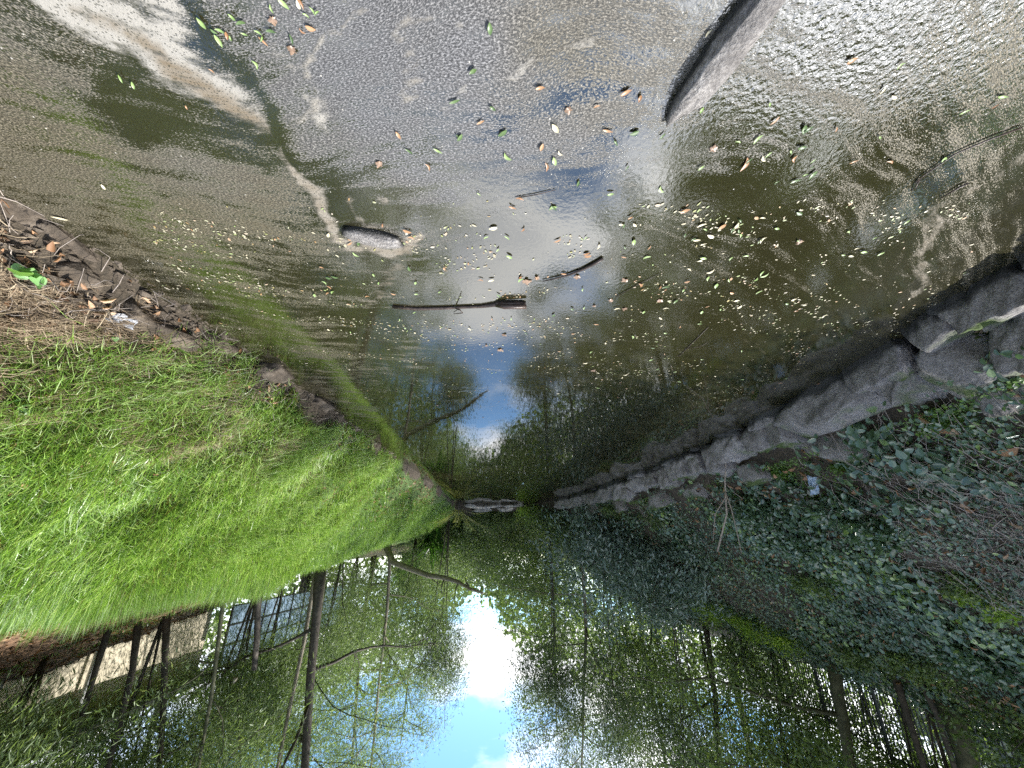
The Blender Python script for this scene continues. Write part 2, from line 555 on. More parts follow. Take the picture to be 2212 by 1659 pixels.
def water_mat():
    m, nt, out = new_mat('scummy_water')
    fu, fv = attr(nt, 'flow_along'), attr(nt, 'flow_across')
    geo = N(nt, 'ShaderNodeNewGeometry')
    pos = geo.outputs['Position']

    def flow(su, sv, off=0.0):
        c = N(nt, 'ShaderNodeCombineXYZ')
        nt.links.new(mathn(nt, 'MULTIPLY', fu, su), c.inputs[0])
        nt.links.new(mathn(nt, 'MULTIPLY', fv, sv), c.inputs[1])
        c.inputs[2].default_value = off
        return c.outputs[0]
    scum, foam, tan, grey, rip = (attr(nt, a) for a in ('scum', 'foam', 'tan', 'grey', 'ripple'))
    grain = noise(nt, 1.0, flow(80.0, 170.0), 3.0, .72)
    clump = noise(nt, 1.0, flow(7.0, 16.0, 3.0), 4.0, .6)
    streak = noise(nt, 1.0, flow(0.8, 12.0, 7.0), 7.0, .68)
    spk = N(nt, 'ShaderNodeTexVoronoi'); spk.inputs['Scale'].default_value = 26.0
    nt.links.new(pos, spk.inputs['Vector'])
    # coverage: painted density bent by clumps and streaks, broken into grains
    d = mathn(nt, 'ADD', scum, mathn(nt, 'MULTIPLY', mathn(nt, 'SUBTRACT', streak, .5), 1.7))
    d = mathn(nt, 'ADD', d, mathn(nt, 'MULTIPLY', mathn(nt, 'SUBTRACT', clump, .5), 1.15))
    patch = noise(nt, 1.0, flow(1.6, 3.6, 11.0), 5.0, .62)
    d = mathn(nt, 'ADD', d, mathn(nt, 'MULTIPLY', mathn(nt, 'SUBTRACT', patch, .5), 1.5))
    g = mathn(nt, 'MULTIPLY', mathn(nt, 'SUBTRACT', grain, .5), 2.7)
    cov = mathn(nt, 'ADD', mathn(nt, 'SUBTRACT', d, .5), g)
    cov = ramp(nt, mathn(nt, 'ADD', cov, .5), [(.47, 0.0), (.60, 1.0)])
    cov = mathn(nt, 'MULTIPLY', cov, mathn(nt, 'MULTIPLY', mathn(nt, 'ADD', scum, .05), 6.0, True), True)
    # white specks (bubbles, seeds)
    sp = ramp(nt, spk.outputs['Distance'], [(.05, 1.0), (.12, 0.0)])
    spc = N(nt, 'ShaderNodeSeparateColor'); nt.links.new(spk.outputs['Color'], spc.inputs[0])
    sp = mathn(nt, 'MULTIPLY', sp, mathn(nt, 'GREATER_THAN', spc.outputs[0], .86))
    # foam: bubbly mat with dark pin holes
    fv2 = N(nt, 'ShaderNodeTexVoronoi'); fv2.inputs['Scale'].default_value = 1.0
    nt.links.new(flow(70.0, 120.0, 1.0), fv2.inputs['Vector'])
    holes = ramp(nt, fv2.outputs['Distance'], [(.14, 0.0), (.32, 1.0)])
    fm = mathn(nt, 'ADD', foam, mathn(nt, 'MULTIPLY', mathn(nt, 'SUBTRACT', clump, .5), 1.6))
    fm = mathn(nt, 'ADD', fm, mathn(nt, 'MULTIPLY', mathn(nt, 'SUBTRACT', streak, .5), .5))
    fm = ramp(nt, fm, [(.34, 0.0), (.82, 1.0)])
    fm = mathn(nt, 'MULTIPLY', fm, mathn(nt, 'MULTIPLY', foam, 8.0, True))
    fm = mathn(nt, 'MULTIPLY', fm, mathn(nt, 'ADD', mathn(nt, 'MULTIPLY', holes, .75), .25))
    brown = ramp(nt, grain, [(.42, (.014, .012, .007)), (.52, (.062, .052, .030)), (.64, (.20, .172, .12))])
    greyc = ramp(nt, grain, [(.42, (.022, .022, .024)), (.52, (.085, .084, .087)), (.64, (.235, .23, .232))])
    sc = mixc(nt, grey, brown, greyc)
    foamc = mixc(nt, mathn(nt, 'MULTIPLY', tan, ramp(nt, streak, [(.3, .5), (.6, 1.0)])), (.25, .235, .21), (.125, .097, .064))
    sc = mixc(nt, fm, sc, foamc)
    sc = mixc(nt, sp, sc, (.42, .40, .36))
    covall = mathn(nt, 'MAXIMUM', mathn(nt, 'MAXIMUM', cov, fm), sp)
    wtr = N(nt, 'ShaderNodeBsdfPrincipled')
    wtr.inputs['Base Color'].default_value = (.017, .016, .007, 1)
    wtr.inputs['Roughness'].default_value = .02
    wtr.inputs['IOR'].default_value = 2.3
    w1 = noise(nt, 5.0, pos, 3.0, .5)
    w2 = noise(nt, 38.0, pos, 2.0, .5)
    hh = mathn(nt, 'ADD', mathn(nt, 'MULTIPLY', w1, .12), mathn(nt, 'MULTIPLY', mathn(nt, 'MULTIPLY', w2, rip), 1.4))
    hh = mathn(nt, 'ADD', hh, mathn(nt, 'MULTIPLY', covall, .10))
    nrm = bump(nt, hh, .35, .012)
    nt.links.new(nrm, wtr.inputs['Normal'])
    film = N(nt, 'ShaderNodeBsdfPrincipled')
    nt.links.new(sc, film.inputs['Base Color'])
    film.inputs['Roughness'].default_value = .5
    film.inputs['Specular IOR Level'].default_value = .35
    hb = mathn(nt, 'ADD', mathn(nt, 'MULTIPLY', grain, .6), mathn(nt, 'MULTIPLY', fm, .8))
    nt.links.new(bump(nt, hb, .6, .012), film.inputs['Normal'])
    mx = N(nt, 'ShaderNodeMixShader')
    nt.links.new(covall, mx.inputs[0])
    nt.links.new(wtr.outputs[0], mx.inputs[1]); nt.links.new(film.outputs[0], mx.inputs[2])
    nt.links.new(mx.outputs[0], out.inputs['Surface'])
    return m


M['water'] = water_mat()

# ------------------------------------------------------------------ terrain
_YR = [-14, 0, 1.7, 2.5, 5.7, 10, 15.6, 21, 30, 70]
_XR = [3.5, 3.3, 3.16, 3.02, 2.88, 2.84, 2.84, 3.0, 2.4, 2.0]
_YL = [-14, 0, 2.8, 3.8, 4.3, 6.5, 10.4, 14.8, 18.0, 21.0, 24, 70]
_XL = [-3.9, -3.95, -4.0, -4.2, -4.25, -4.36, -4.12, -3.37, -2.6, -0.7, -0.8, -1.0]


def bank_r(y): return np.interp(y, _YR, _XR)
def bank_l(y): return np.interp(y, _YL, _XL)


def height(x, y):
    x = np.asarray(x, float); y = np.asarray(y, float)
    dr = x - bank_r(y) + (fbm(x * .5, y * 1.1, 2, 3) - .5) * .35
    dl = bank_l(y) - x
    fr = np.interp(y, [-14, 0, 10, 14, 18, 24, 40], [.95, 1.0, 1.03, .92, .70, .60, .60])
    zr = np.interp(dr, [-2, -.6, 0, .10, .35, .75, 1.5, 2.15, 2.55, 3.2, 7.2, 9, 30, 120], [-.8, -.4, -.06, .20, .42, .90, 1.75, 2.36, 2.48, 2.56, 4.35, 4.7, 6.5, 9])
    zr = np.where(zr > 0, zr * fr, zr)
    fl = np.interp(y, [-14, 10, 25, 45], [1.0, 1.0, .86, .7])
    zl = np.interp(dl, [-2, -.5, 0, .22, .42, .75, 5.5, 6.1, 10, 14, 40, 120], [-.8, -.5, -.45, -.2, .40, .80, 5.1, 5.5, 7.0, 7.9, 10, 12])
    zl = np.where(zl > 0, zl * fl, zl)
    flo = np.interp(y, [-14, 20.5, 21.6, 40, 90], [-.8, -.8, .25, 1.0, 3.0])
    z = np.maximum(np.maximum(zr, zl), flo)
    rough = (fbm(x * 1.3, y * 1.3, 9, 4) - .5) * .34 + (fbm(x * 5, y * 5, 11, 3) - .5) * .10
    edge = sstep(-.05, .12, dr) * (1 - sstep(.7, 1.1, dr))
    lump = (fbm(x * 4.5, y * 3.2, 13, 3) - .5) * .34 + (fbm(x * 13, y * 11, 15, 3) - .5) * .13
    return z + rough * sstep(0.05, .8, z) + lump * edge


def on_bank(px, py, lo=.3, hi=60):
    """first spot of the bank that the line of sight meets"""
    d = ray(px, py); d = d / np.linalg.norm(d)
    t = np.arange(lo, hi, .02)
    p = np.array([0, 0, CAM_H]) + t[:, None] * d
    hgt = np.maximum(height(p[:, 0], p[:, 1]), 0)
    k = np.argmax(p[:, 2] <= hgt)
    return p[k]


def nonuni(segs):
    out = []
    for a, b, s in segs:
        out.append(np.arange(a, b - 1e-6, s))
    return np.concatenate(out + [[segs[-1][1]]])


def build_ground():
    xs = nonuni([(-160, -40, 12), (-40, -14, 1.3), (-14, -9, .3), (-9, -3, .11), (-3, 2.2, .4), (2.2, 2.75, .1), (2.75, 4.1, .035), (4.1, 6.6, .08), (6.6, 14, .3), (14, 40, 1.3), (40, 160, 12)])
    ys = nonuni([(-60, -14, 5), (-14, -1, .6), (-1, .8, .15), (.8, 6, .05), (6, 9, .09), (9, 23, .17), (23, 45, .7), (45, 200, 10)])
    X, Y = np.meshgrid(xs, ys, indexing='ij')
    Z = height(X, Y)
    nx, ny = X.shape
    i, j = np.meshgrid(np.arange(nx - 1), np.arange(ny - 1), indexing='ij')
    q = np.stack([i * ny + j, (i + 1) * ny + j, (i + 1) * ny + j + 1, i * ny + j + 1], -1).reshape(-1, 4)
    dr = X - bank_r(Y); dl = bank_l(Y) - X
    grassy = sstep(np.interp(Y, [0, 3, 5], [.5, .2, -.1]), np.interp(Y, [0, 3, 5], [1.1, .6, .2]), dr) * (1 - .55 * sstep(3.6, 5.2, dr))
    mulch = sstep(3.2, 4.6, dr) * (1 - sstep(7.0, 7.8, dr)) * np.interp(Y, [-10, 4, 9, 12, 30], [.75, .75, .55, .45, .4])
    far = sstep(21, 25, Y)
    grassy = np.maximum(grassy, far * .45)
    lawn = sstep(8.0, 8.6, dl)
    grassy = np.maximum(grassy, lawn * .95)
    paved = sstep(6.4, 6.7, dl) * (1 - sstep(8.2, 8.5, dl)) * (1 - far)
    me = mesh_np('ground', np.stack([X, Y, Z], -1).reshape(-1, 3), [q], True, {'grassy': grassy, 'mulch': mulch, 'paved': paved})
    tag(obj('ground', me, M['ground']), kind='structure')


build_ground()


# ------------------------------------------------------------------ water with its scum
def poly_dist(pts, X, Y):
    """distance and arc position (0..1) to a polyline in the plane"""
    pts = np.asarray(pts)[:, :2]
    seg = np.linalg.norm(np.diff(pts, axis=0), axis=1); acc = np.concatenate([[0], np.cumsum(seg)])
    best = np.full(X.shape, 1e9); s = np.zeros(X.shape)
    for k in range(len(pts) - 1):
        a, b = pts[k], pts[k + 1]
        d = b - a
        t = np.clip(((X - a[0]) * d[0] + (Y - a[1]) * d[1]) / max(d @ d, 1e-9), 0, 1)
        dist = np.hypot(X - a[0] - t * d[0], Y - a[1] - t * d[1])
        m = dist < best
        best = np.where(m, dist, best); s = np.where(m, (acc[k] + t * seg[k]) / acc[-1], s)
    return best, s


def inside(poly, X, Y):
    c = np.zeros(X.shape, bool)
    p = np.asarray(poly)[:, :2]
    for k in range(len(p)):
        (x1, y1), (x2, y2) = p[k], p[(k + 1) % len(p)]
        c ^= ((y1 > Y) != (y2 > Y)) & (X < (x2 - x1) * (Y - y1) / ((y2 - y1) if abs(y2 - y1) > 1e-9 else 1e-9) + x1)
    return c


def band(poly, X, Y, soft):
    """1 inside, fading over SOFT metres outside and in"""
    d, _ = poly_dist(list(poly) + [poly[0]], X, Y)
    d = np.where(inside(poly, X, Y), d, -d)
    return sstep(-soft, soft, d)


SCUM = [  # photo x, y, density, greyness
    (40, 40, .75, .3), (20, 200, .80, .1), (100, 300, .80, .05), (200, 330, .75, .05), (150, 170, .7, .2), (330, 250, .18, .3), (260, 190, .2, .3), (470, 300, .25, .3), (560, 310, .3, .2),
    (420, 350, .62, .3), (300, 400, .65, .1), (500, 400, .66, .2), (600, 420, .66, .1), (120, 400, .75, .05), (250, 480, .62, 0), (400, 470, .70, 0), (550, 480, .66, 0), (650, 520, .62, 0),
    (350, 560, .60, 0), (500, 600, .52, 0), (640, 620, .48, 0), (600, 680, .46, 0), (700, 700, .55, 0), (700, 780, .55, 0), (740, 850, .5, 0), (790, 900, .4, 0), (740, 620, .42, .1), (800, 700, .26, .1), (760, 800, .45, 0), (850, 900, .08, 0),
    (460, 60, .60, .7), (560, 60, .55, .8), (560, 150, .58, .7), (640, 200, .70, .8), (620, 60, .62, .9), (720, 40, .75, 1), (720, 160, .85, 1), (700, 300, .75, .7), (800, 250, .85, 1), (800, 100, .92, 1), (900, 60, .88, .9),
    (900, 200, .92, 1), (1000, 120, .90, 1), (1000, 260, .88, 1), (1100, 330, .74, 1), (900, 350, .74, 1), (780, 370, .58, .8), (1150, 200, .82, .7), (1200, 100, .78, .3), (1300, 130, .82, .3), (1350, 60, .9, .4), (1420, 150, .88, .4),
    (760, 430, .16, .3), (850, 440, .32, .5), (900, 470, .45, .7), (1000, 420, .52, 1), (1100, 430, .44, 1), (1200, 400, .30, .7), (1000, 480, .20, .8), (1100, 500, .07, .8), (1000, 560, .06, .5), (1200, 470, .10, .6), (1300, 500, .06, .5),
    (900, 560, .40, .2), (860, 620, .30, .2), (930, 520, .45, .4), (1250, 320, .70, .8), (1300, 250, .80, .5), (1380, 330, .55, .6), (1450, 250, .68, .4), (1250, 420, .22, .3),
    (1000, 650, .03, .5), (1000, 720, .02, .5), (1150, 640, .04, .5), (1100, 850, .03, .3), (1000, 950, .02, 0), (1250, 800, .10, 0), (1350, 720, .16, 0), (1350, 600, .28, 0), (1420, 530, .40, .1),
    (1550, 250, .60, .3), (1650, 120, .70, .4), (1720, 220, .68, .3), (1650, 300, .42, .4), (1600, 400, .22, .4), (1700, 400, .22, .4), (1550, 480, .36, .2), (1500, 380, .38, .4), (1450, 430, .40, .2),
    (1800, 60, .42, .5), (1900, 80, .40, .5), (1950, 40, .45, .4), (1850, 200, .72, .2), (2050, 100, .72, .1), (2150, 150, .76, 0), (2000, 250, .70, .05), (1850, 320, .62, .1), (1800, 420, .46, .05), (1950, 380, .60, 0), (2100, 260, .80, 0),
    (2100, 400, .68, 0), (2050, 520, .58, 0), (2180, 500, .58, 0), (1900, 520, .40, 0), (1750, 560, .34, 0), (1600, 600, .36, 0), (1500, 650, .34, 0), (1800, 680, .26, 0), (1650, 760, .22, 0), (1950, 640, .34, 0), (1500, 800, .15, 0),
    (1350, 900, .08, 0), (1600, 870, .14, 0), (1450, 950, .08, 0), (1200, 1000, .04, 0), (1000, 1040, .03, 0)]


def flow_coords(X, Y):
    xi = np.linspace(-6, 5, 400)
    sl = np.interp(xi, [-4, -3, -1.6, -.6, .3, 1.1, 1.7, 3], [-.8, -.75, -.4, 0, .16, 0, -.37, -.25])
    fx = np.concatenate([[0], np.cumsum((sl[1:] + sl[:-1]) / 2 * np.diff(xi))])
    fv = Y - np.interp(X, xi, fx) + .55 * (fbm(X * .7, Y * .7, 41, 3) - .5)
    fu = X + .3 * (fbm(X * .6, Y * .6, 43, 3) - .5)
    return fu, fv


def build_water():
    xs = nonuni([(-5.0, -2.6, .05), (-2.6, 2.6, .03), (2.6, 4.0, .05)])
    ys = nonuni([(-8, -.2, .5), (-.2, 3.2, .025), (3.2, 6, .05), (6, 12, .12), (12, 22.5, .25)])
    X, Y = np.meshgrid(xs, ys, indexing='ij')
    # image-plane position of every water point, used only to read the density list above
    dy = Y * CP + CAM_H * SP
    dy = np.maximum(dy, .2)
    px = 1106 - X / dy * F_PX
    py = 829.5 + (Y * SP - CAM_H * CP) / dy * F_PX
    num = np.zeros(X.shape); den = np.zeros(X.shape) + 1e-12; ng = np.zeros(X.shape)
    for (a, b, s, g) in SCUM:
        w = 1.0 / (((px - a) ** 2 + ((py - b) * 1.25) ** 2) + 700.0) ** 1.9
        num += w * s; ng += w * g; den += w
    scum = num / den - .12 - .08 * np.clip(1 - ng / den * 2, 0, 1) - .09 * sstep(1250, 1450, px); grey = ng / den
    scum += (fbm(X * 1.1, Y * 1.1, 21, 4) - .5) * .5 * sstep(.1, .5, scum)

    def PP(l): return [P(a, b) for a, b in l]
    wob = .05 * (fbm(X * 5, Y * 5, 31, 5) - .5) * 4
    wob2 = .05 * (fbm(X * 5, Y * 5, 37, 5) - .5) * 4
    Xw, Yw = X + wob, Y + wob2
    foam = np.zeros(X.shape); tan = np.zeros(X.shape)
    body = PP([(-40, -40), (330, -40), (400, 40), (450, 110), (520, 160), (555, 195), (580, 235), (600, 285), (612, 325), (645, 368), (620, 345), (570, 295), (520, 260), (480, 235), (440, 212), (380, 190), (310, 160), (250, 125), (160, 90), (100, 50)])
    b = band(body, Xw, Yw, .11)
    foam = np.maximum(foam, b * (.45 + .85 * fbm(X * 3 + Y * 2, Y * 9 - X * 3, 33, 4)))
    core = PP([(200, 50), (290, 75), (350, 120), (420, 150), (500, 190), (560, 245), (605, 310), (560, 285), (500, 238), (420, 200), (340, 160), (290, 105)])
    tan = np.maximum(tan, band(core, Xw, Yw, .03))
    for line, w, fo, tn in (
            ([(625, 345), (655, 380), (685, 410), (705, 440), (716, 480), (735, 515), (775, 540), (830, 552), (885, 540), (905, 515)], .055, .98, .75),
            ([(885, 545), (850, 580), (820, 620), (800, 660)], .07, .50, .9),
            ([(760, 440), (770, 470), (800, 485), (840, 492)], .035, .62, .7),
            ([(830, 430), (850, 470), (870, 490)], .03, .5, .6),
            ([(790, 0), (730, 40), (705, 100), (680, 150), (665, 210), (655, 270)], .022, .72, .35),
            ([(620, 110), (660, 150), (690, 200)], .04, .45, .2),
            ([(690, 250), (700, 275)], .045, .85, .05),
            ([(640, 180), (670, 215)], .03, .7, .1),
            ([(900, 30), (860, 90), (900, 160), (870, 200)], .05, .45, .4),
            ([(1110, 165), (1190, 130), (1300, 105)], .02, .5, .1), ([(950, 215), (1010, 185)], .014, .6, .05), ([(1000, 60), (900, 20)], .03, .5, .2),
            ([(2030, 450), (2010, 520), (1990, 590), (1985, 640)], .055, .62, 1.0),
            ([(2080, 430), (2130, 400), (2212, 330)], .06, .45, 1.0),
            ([(1930, 140), (1960, 180), (1980, 200)], .016, .75, .1),
            ([(2212, 275), (2120, 300), (2040, 350), (1985, 390)], .016, .55, .5)):
        d, s = poly_dist(PP(line), Xw, Yw)
        k = np.exp(-(d / w) ** 2)
        foam = np.maximum(foam, k * fo)
        tan = np.maximum(tan, np.exp(-(d / (w * 1.5)) ** 2) * tn)
    for line, w in (([(395, 20), (450, 100), (520, 150), (590, 225), (615, 300), (640, 350)], .030), ([(740, 420), (745, 470)], .03)):
        d, s = poly_dist(PP(line), Xw, Yw)
        k = np.exp(-(d / w) ** 2)
        scum = scum * (1 - .9 * k) - .1 * k; foam = foam * (1 - k)
    fu, fv = flow_coords(X, Y)
    c = P(1870, 60)
    ripple = .10 + .6 * np.exp(-(((X - c[0]) / .55) ** 2 + ((Y - c[1]) / .40) ** 2)) + .35 * sstep(1.5, .9, Y) * sstep(0, -1, X)
    ripple *= sstep(6, 2, Y)
    nx, ny = X.shape
    i, j = np.meshgrid(np.arange(nx - 1), np.arange(ny - 1), indexing='ij')
    q = np.stack([i * ny + j, (i + 1) * ny + j, (i + 1) * ny + j + 1, i * ny + j + 1], -1).reshape(-1, 4)
    me = mesh_np('water', np.stack([X, Y, np.zeros(X.shape)], -1).reshape(-1, 3), [q], True,
                 {'scum': np.clip(scum, 0, 1), 'grey': np.clip(grey, 0, 1), 'foam': foam, 'tan': tan, 'flow_along': fu, 'flow_across': fv, 'ripple': ripple})
    tag(obj('water', me, M['water']), kind='structure')


build_water()


# ------------------------------------------------------------------ stones
def rock_mesh(name, sx, sy, sz, seed, n=9, sq=.55, rough=.16, cuts=4):
    """a blocky boulder: a cube grid pushed towards a rounded box and roughened"""
    rng = np.random.default_rng(seed)
    g = np.linspace(-1, 1, n)
    idx = {}; V = []; Q = []

    def vid(p):
        k = tuple(np.round(p, 4))
        if k not in idx:
            idx[k] = len(V); V.append(p)
        return idx[k]
    for ax in range(3):
        for sgn in (-1, 1):
            for a in range(n - 1):
                for b in range(n - 1):
                    quad = []
                    for (i, j) in ((a, b), (a + 1, b), (a + 1, b + 1), (a, b + 1)):
                        p = np.zeros(3); p[ax] = sgn; p[(ax + 1) % 3] = g[i]; p[(ax + 2) % 3] = g[j]
                        quad.append(vid(p))
                    Q.append(quad if sgn > 0 else quad[::-1])
    V = np.array(V)
    sph = norm(V)
    V = V * sq + sph * (1 - sq) * 1.15
    o = rng.random(3) * 50
    k = fbm(V[:, 0] * 1.3 + o[0] + V[:, 2] * .7, V[:, 1] * 1.3 + o[1] - V[:, 2] * .9, seed % 50, 5) - .5
    k = k + (fbm(V[:, 0] * 4 + o[1] + V[:, 2] * 2.7, V[:, 1] * 4 + o[0] - V[:, 2] * 2.9, seed % 41, 3) - .5) * .3
    V = V + norm(V) * (k * rough * 4)[:, None] * .6
    # a few flat cuts make facets
    for _ in range(cuts):
        nd = norm(rng.normal(size=3)); c = rng.uniform(.72, .95)
        ex = np.maximum(V @ nd - c, 0)
        V = V - ex[:, None] * nd * .85
    V = V * np.array([sx, sy, sz]) * .5
    return mesh_np(name, V, [np.array(Q)], True)


def build_wall():
    root = empty('stone_wall', (float(bank_l(6.0)), 6.0, 0.0), 'low dry wall of big rough grey boulders, mossy on top and wet black at the foot, along the shaded bank', 'wall')
    off = Vector(root.location)
    rng = random.Random(11)

    def stone(c, sx, sy, sz, seed, rot, **kw):
        o = obj('stone', rock_mesh('stone', sx, sy, sz, seed, **kw), M['stone'], root)
        o.location = Vector(c) - off
        o.rotation_euler = rot
    # the boulders that show largest, each set where its outline stands in the photograph
    for k, (ya, yb, z0, z1, back, dep) in enumerate((
            (4.12, 5.85, -.10, .52, .16, .62), (3.05, 3.7, .10, .58, .34, .62), (3.66, 4.12, .08, .50, .30, .6), (3.55, 4.30, -.25, .26, .04, .45), (2.35, 2.95, -.25, .30, .06, .5), (2.9, 3.5, -.25, .22, .02, .42), (5.88, 6.4, -.15, .46, .18, .6), (6.4, 7.0, -.15, .38, .14, .5),
            (5.6, 6.6, -.25, .14, -.02, .36), (1.9, 2.5, .05, .70, .45, .6), (2.45, 3.05, .05, .62, .42, .6), (1.6, 2.3, -.25, .40, .1, .6), (1.0, 1.6, -.25, .45, .1, .6), (7.0, 7.9, -.2, .42, .15, .6), (7.95, 8.6, -.2, .55, .2, .6), (8.6, 9.2, -.2, .42, .2, .6),
            (9.2, 9.7, -.2, .45, .15, .6), (9.7, 10.25, -.2, .36, .13, .5), (10.25, 10.95, -.2, .55, .2, .6), (10.95, 11.6, -.2, .40, .16, .55), (11.65, 12.7, -.2, .42, .15, .6), (12.75, 14.1, -.2, .5, .2, .6), (14.15, 15.4, -.2, .45, .15, .6),
            (15.4, 16.6, -.2, .40, .15, .6), (16.6, 17.8, -.2, .40, .15, .6), (17.8, 19.0, -.2, .35, .1, .6), (.1, 1.15, -.25, .5, .15, .7))):
        ym = (ya + yb) / 2
        x = float(bank_l(ym)) - back
        ang = math.atan2(float(bank_l(yb) - bank_l(ya)), yb - ya)
        stone((x, ym, (z0 + z1) / 2), dep, (yb - ya) * 1.02, z1 - z0 + .06, 100 + k, (rng.uniform(-.05, .05), rng.uniform(-.22, -.05), -ang), n=21, sq=.62, rough=.36)
    # second course, half buried under the creeper
    y = .2; k = 0
    while y < 18.5:
        l = rng.uniform(.55, 1.25)
        ym = y + l / 2
        x = float(bank_l(ym)) - rng.uniform(.60, .78)
        z = rng.uniform(.55, .72)
        if k % 5 in (1, 3): stone((x, ym, z - .04), .6, l * .98, rng.uniform(.42, .6), 300 + k, (rng.uniform(-.1, .1), rng.uniform(-.4, -.15), rng.uniform(-.1, .1)), n=9, sq=.6, rough=.18)
        y += l; k += 1
    # rubble at the water's edge
    for k in range(16):
        ym = rng.uniform(1.0, 17)
        x = float(bank_l(ym)) + rng.uniform(-.02, .16)
        s = rng.uniform(.18, .38)
        stone((x, ym, rng.uniform(-.06, .02)), s, s * rng.uniform(1.0, 1.9), s * .7, 500 + k, (rng.uniform(-.2, .2), rng.uniform(-.2, .2), rng.uniform(-.6, .6)), n=7, sq=.5, rough=.15)


build_wall()


def rock_in_water():
    o = obj('rock', rock_mesh('rock', .155, .66, .15, 901, n=17, sq=.18, rough=.14, cuts=1), M['pond_rock'])
    c = (P(1500, 175) + P(1668, -40)) / 2
    d = P(1668, -40) - P(1500, 175)
    o.location = (c[0] - .02, c[1], .015)
    o.rotation_euler = (0, .10, math.atan2(d[1], d[0]) - math.pi / 2)
    tag(o, 'long grey wet-sided rock poking out of the water beside the glare at the photo top', 'rock')
    o = obj('rock', rock_mesh('rock', .115, .37, .10, 902, n=15, sq=.25, rough=.16, cuts=1), M['pond_rock'])
    a, b = P(748, 497), P(868, 522)
    c = (a + b) / 2; d = b - a
    o.location = (c[0], c[1], .012)
    o.rotation_euler = (0, .08, math.atan2(d[1], d[0]) - math.pi / 2)
    tag(o, 'small dark flat rock ringed by the curl of tan foam', 'rock')


rock_in_water()


def far_ledge():
    root = empty('rock_ledge', (.8, 21.2, 0), 'pale grey stepped rock ledge where the pond ends under the shrubs', 'rock')
    rng = random.Random(5)
    for k, (x, y, z, sx, sy, sz) in enumerate(((1.9, 21.0, .06, 1.2, .7, .34), (.9, 21.1, .05, 1.3, .7, .30), (.0, 21.0, .04, 1.2, .8, .30), (1.6, 21.7, .22, 1.5, .8, .30), (.4, 21.7, .20, 1.4, .7, .26))):
        o = obj('stone', rock_mesh('stone', sx * random.Random(k).uniform(.6, 1.0), sy, sz * random.Random(k + 9).uniform(.6, 1.1), 700 + k, n=11, sq=.45, rough=.34), M['ledge'], root)
        o.location = (x - .8, y - 21.2, z)
        o.rotation_euler = (0, 0, rng.uniform(-.2, .2))


far_ledge()


# ------------------------------------------------------------------ grass, straw, litter on the sunny bank
def blades(name, mat, n, xy, length, width, lean_dir, lean, tint, segs=3, z_off=-.02):
    x, y = xy
    n = len(x)
    B = np.stack([x, y, height(x, y) + z_off], 1)
    L = length[:, None]
    up = np.array([0, 0, 1.0])
    D = norm(lean_dir)
    ts = np.linspace(0, 1, segs + 1)
    side = norm(np.cross(D, up) + RNG.normal(size=(n, 3)) * .25)
    rows = []
    for k, t in enumerate(ts):
        # starts upright, bows over along D
        c = B + up * L * (t - lean[:, None] * t * t * .75) + D * L * lean[:, None] * (t ** 1.6) * .85
        w = (width[:, None] * (1 - .75 * t)) * .5
        if k < segs:
            rows += [c - side * w, c + side * w]
        else:
            rows += [c]
    k = 2 * segs + 1
    V = np.stack(rows, 1).reshape(-1, 3)
    o = np.arange(n)[:, None] * k
    q = np.concatenate([o + np.array([[2 * s, 2 * s + 1, 2 * s + 3, 2 * s + 2]]) for s in range(segs - 1)])
    t = o + np.array([[2 * segs - 2, 2 * segs - 1, 2 * segs]])
    me = mesh_np(name, V, [q, t], True, {'tint': np.repeat(np.clip(tint, 0, 1), k)})
    return obj(name, me, mat)


def scatter_right(n, y0, y1, d0, d1, power=1.0):
    y = y0 + (y1 - y0) * RNG.random(n) ** power
    d = d0 + (d1 - d0) * RNG.random(n)
    return bank_r(y) + d, y, d


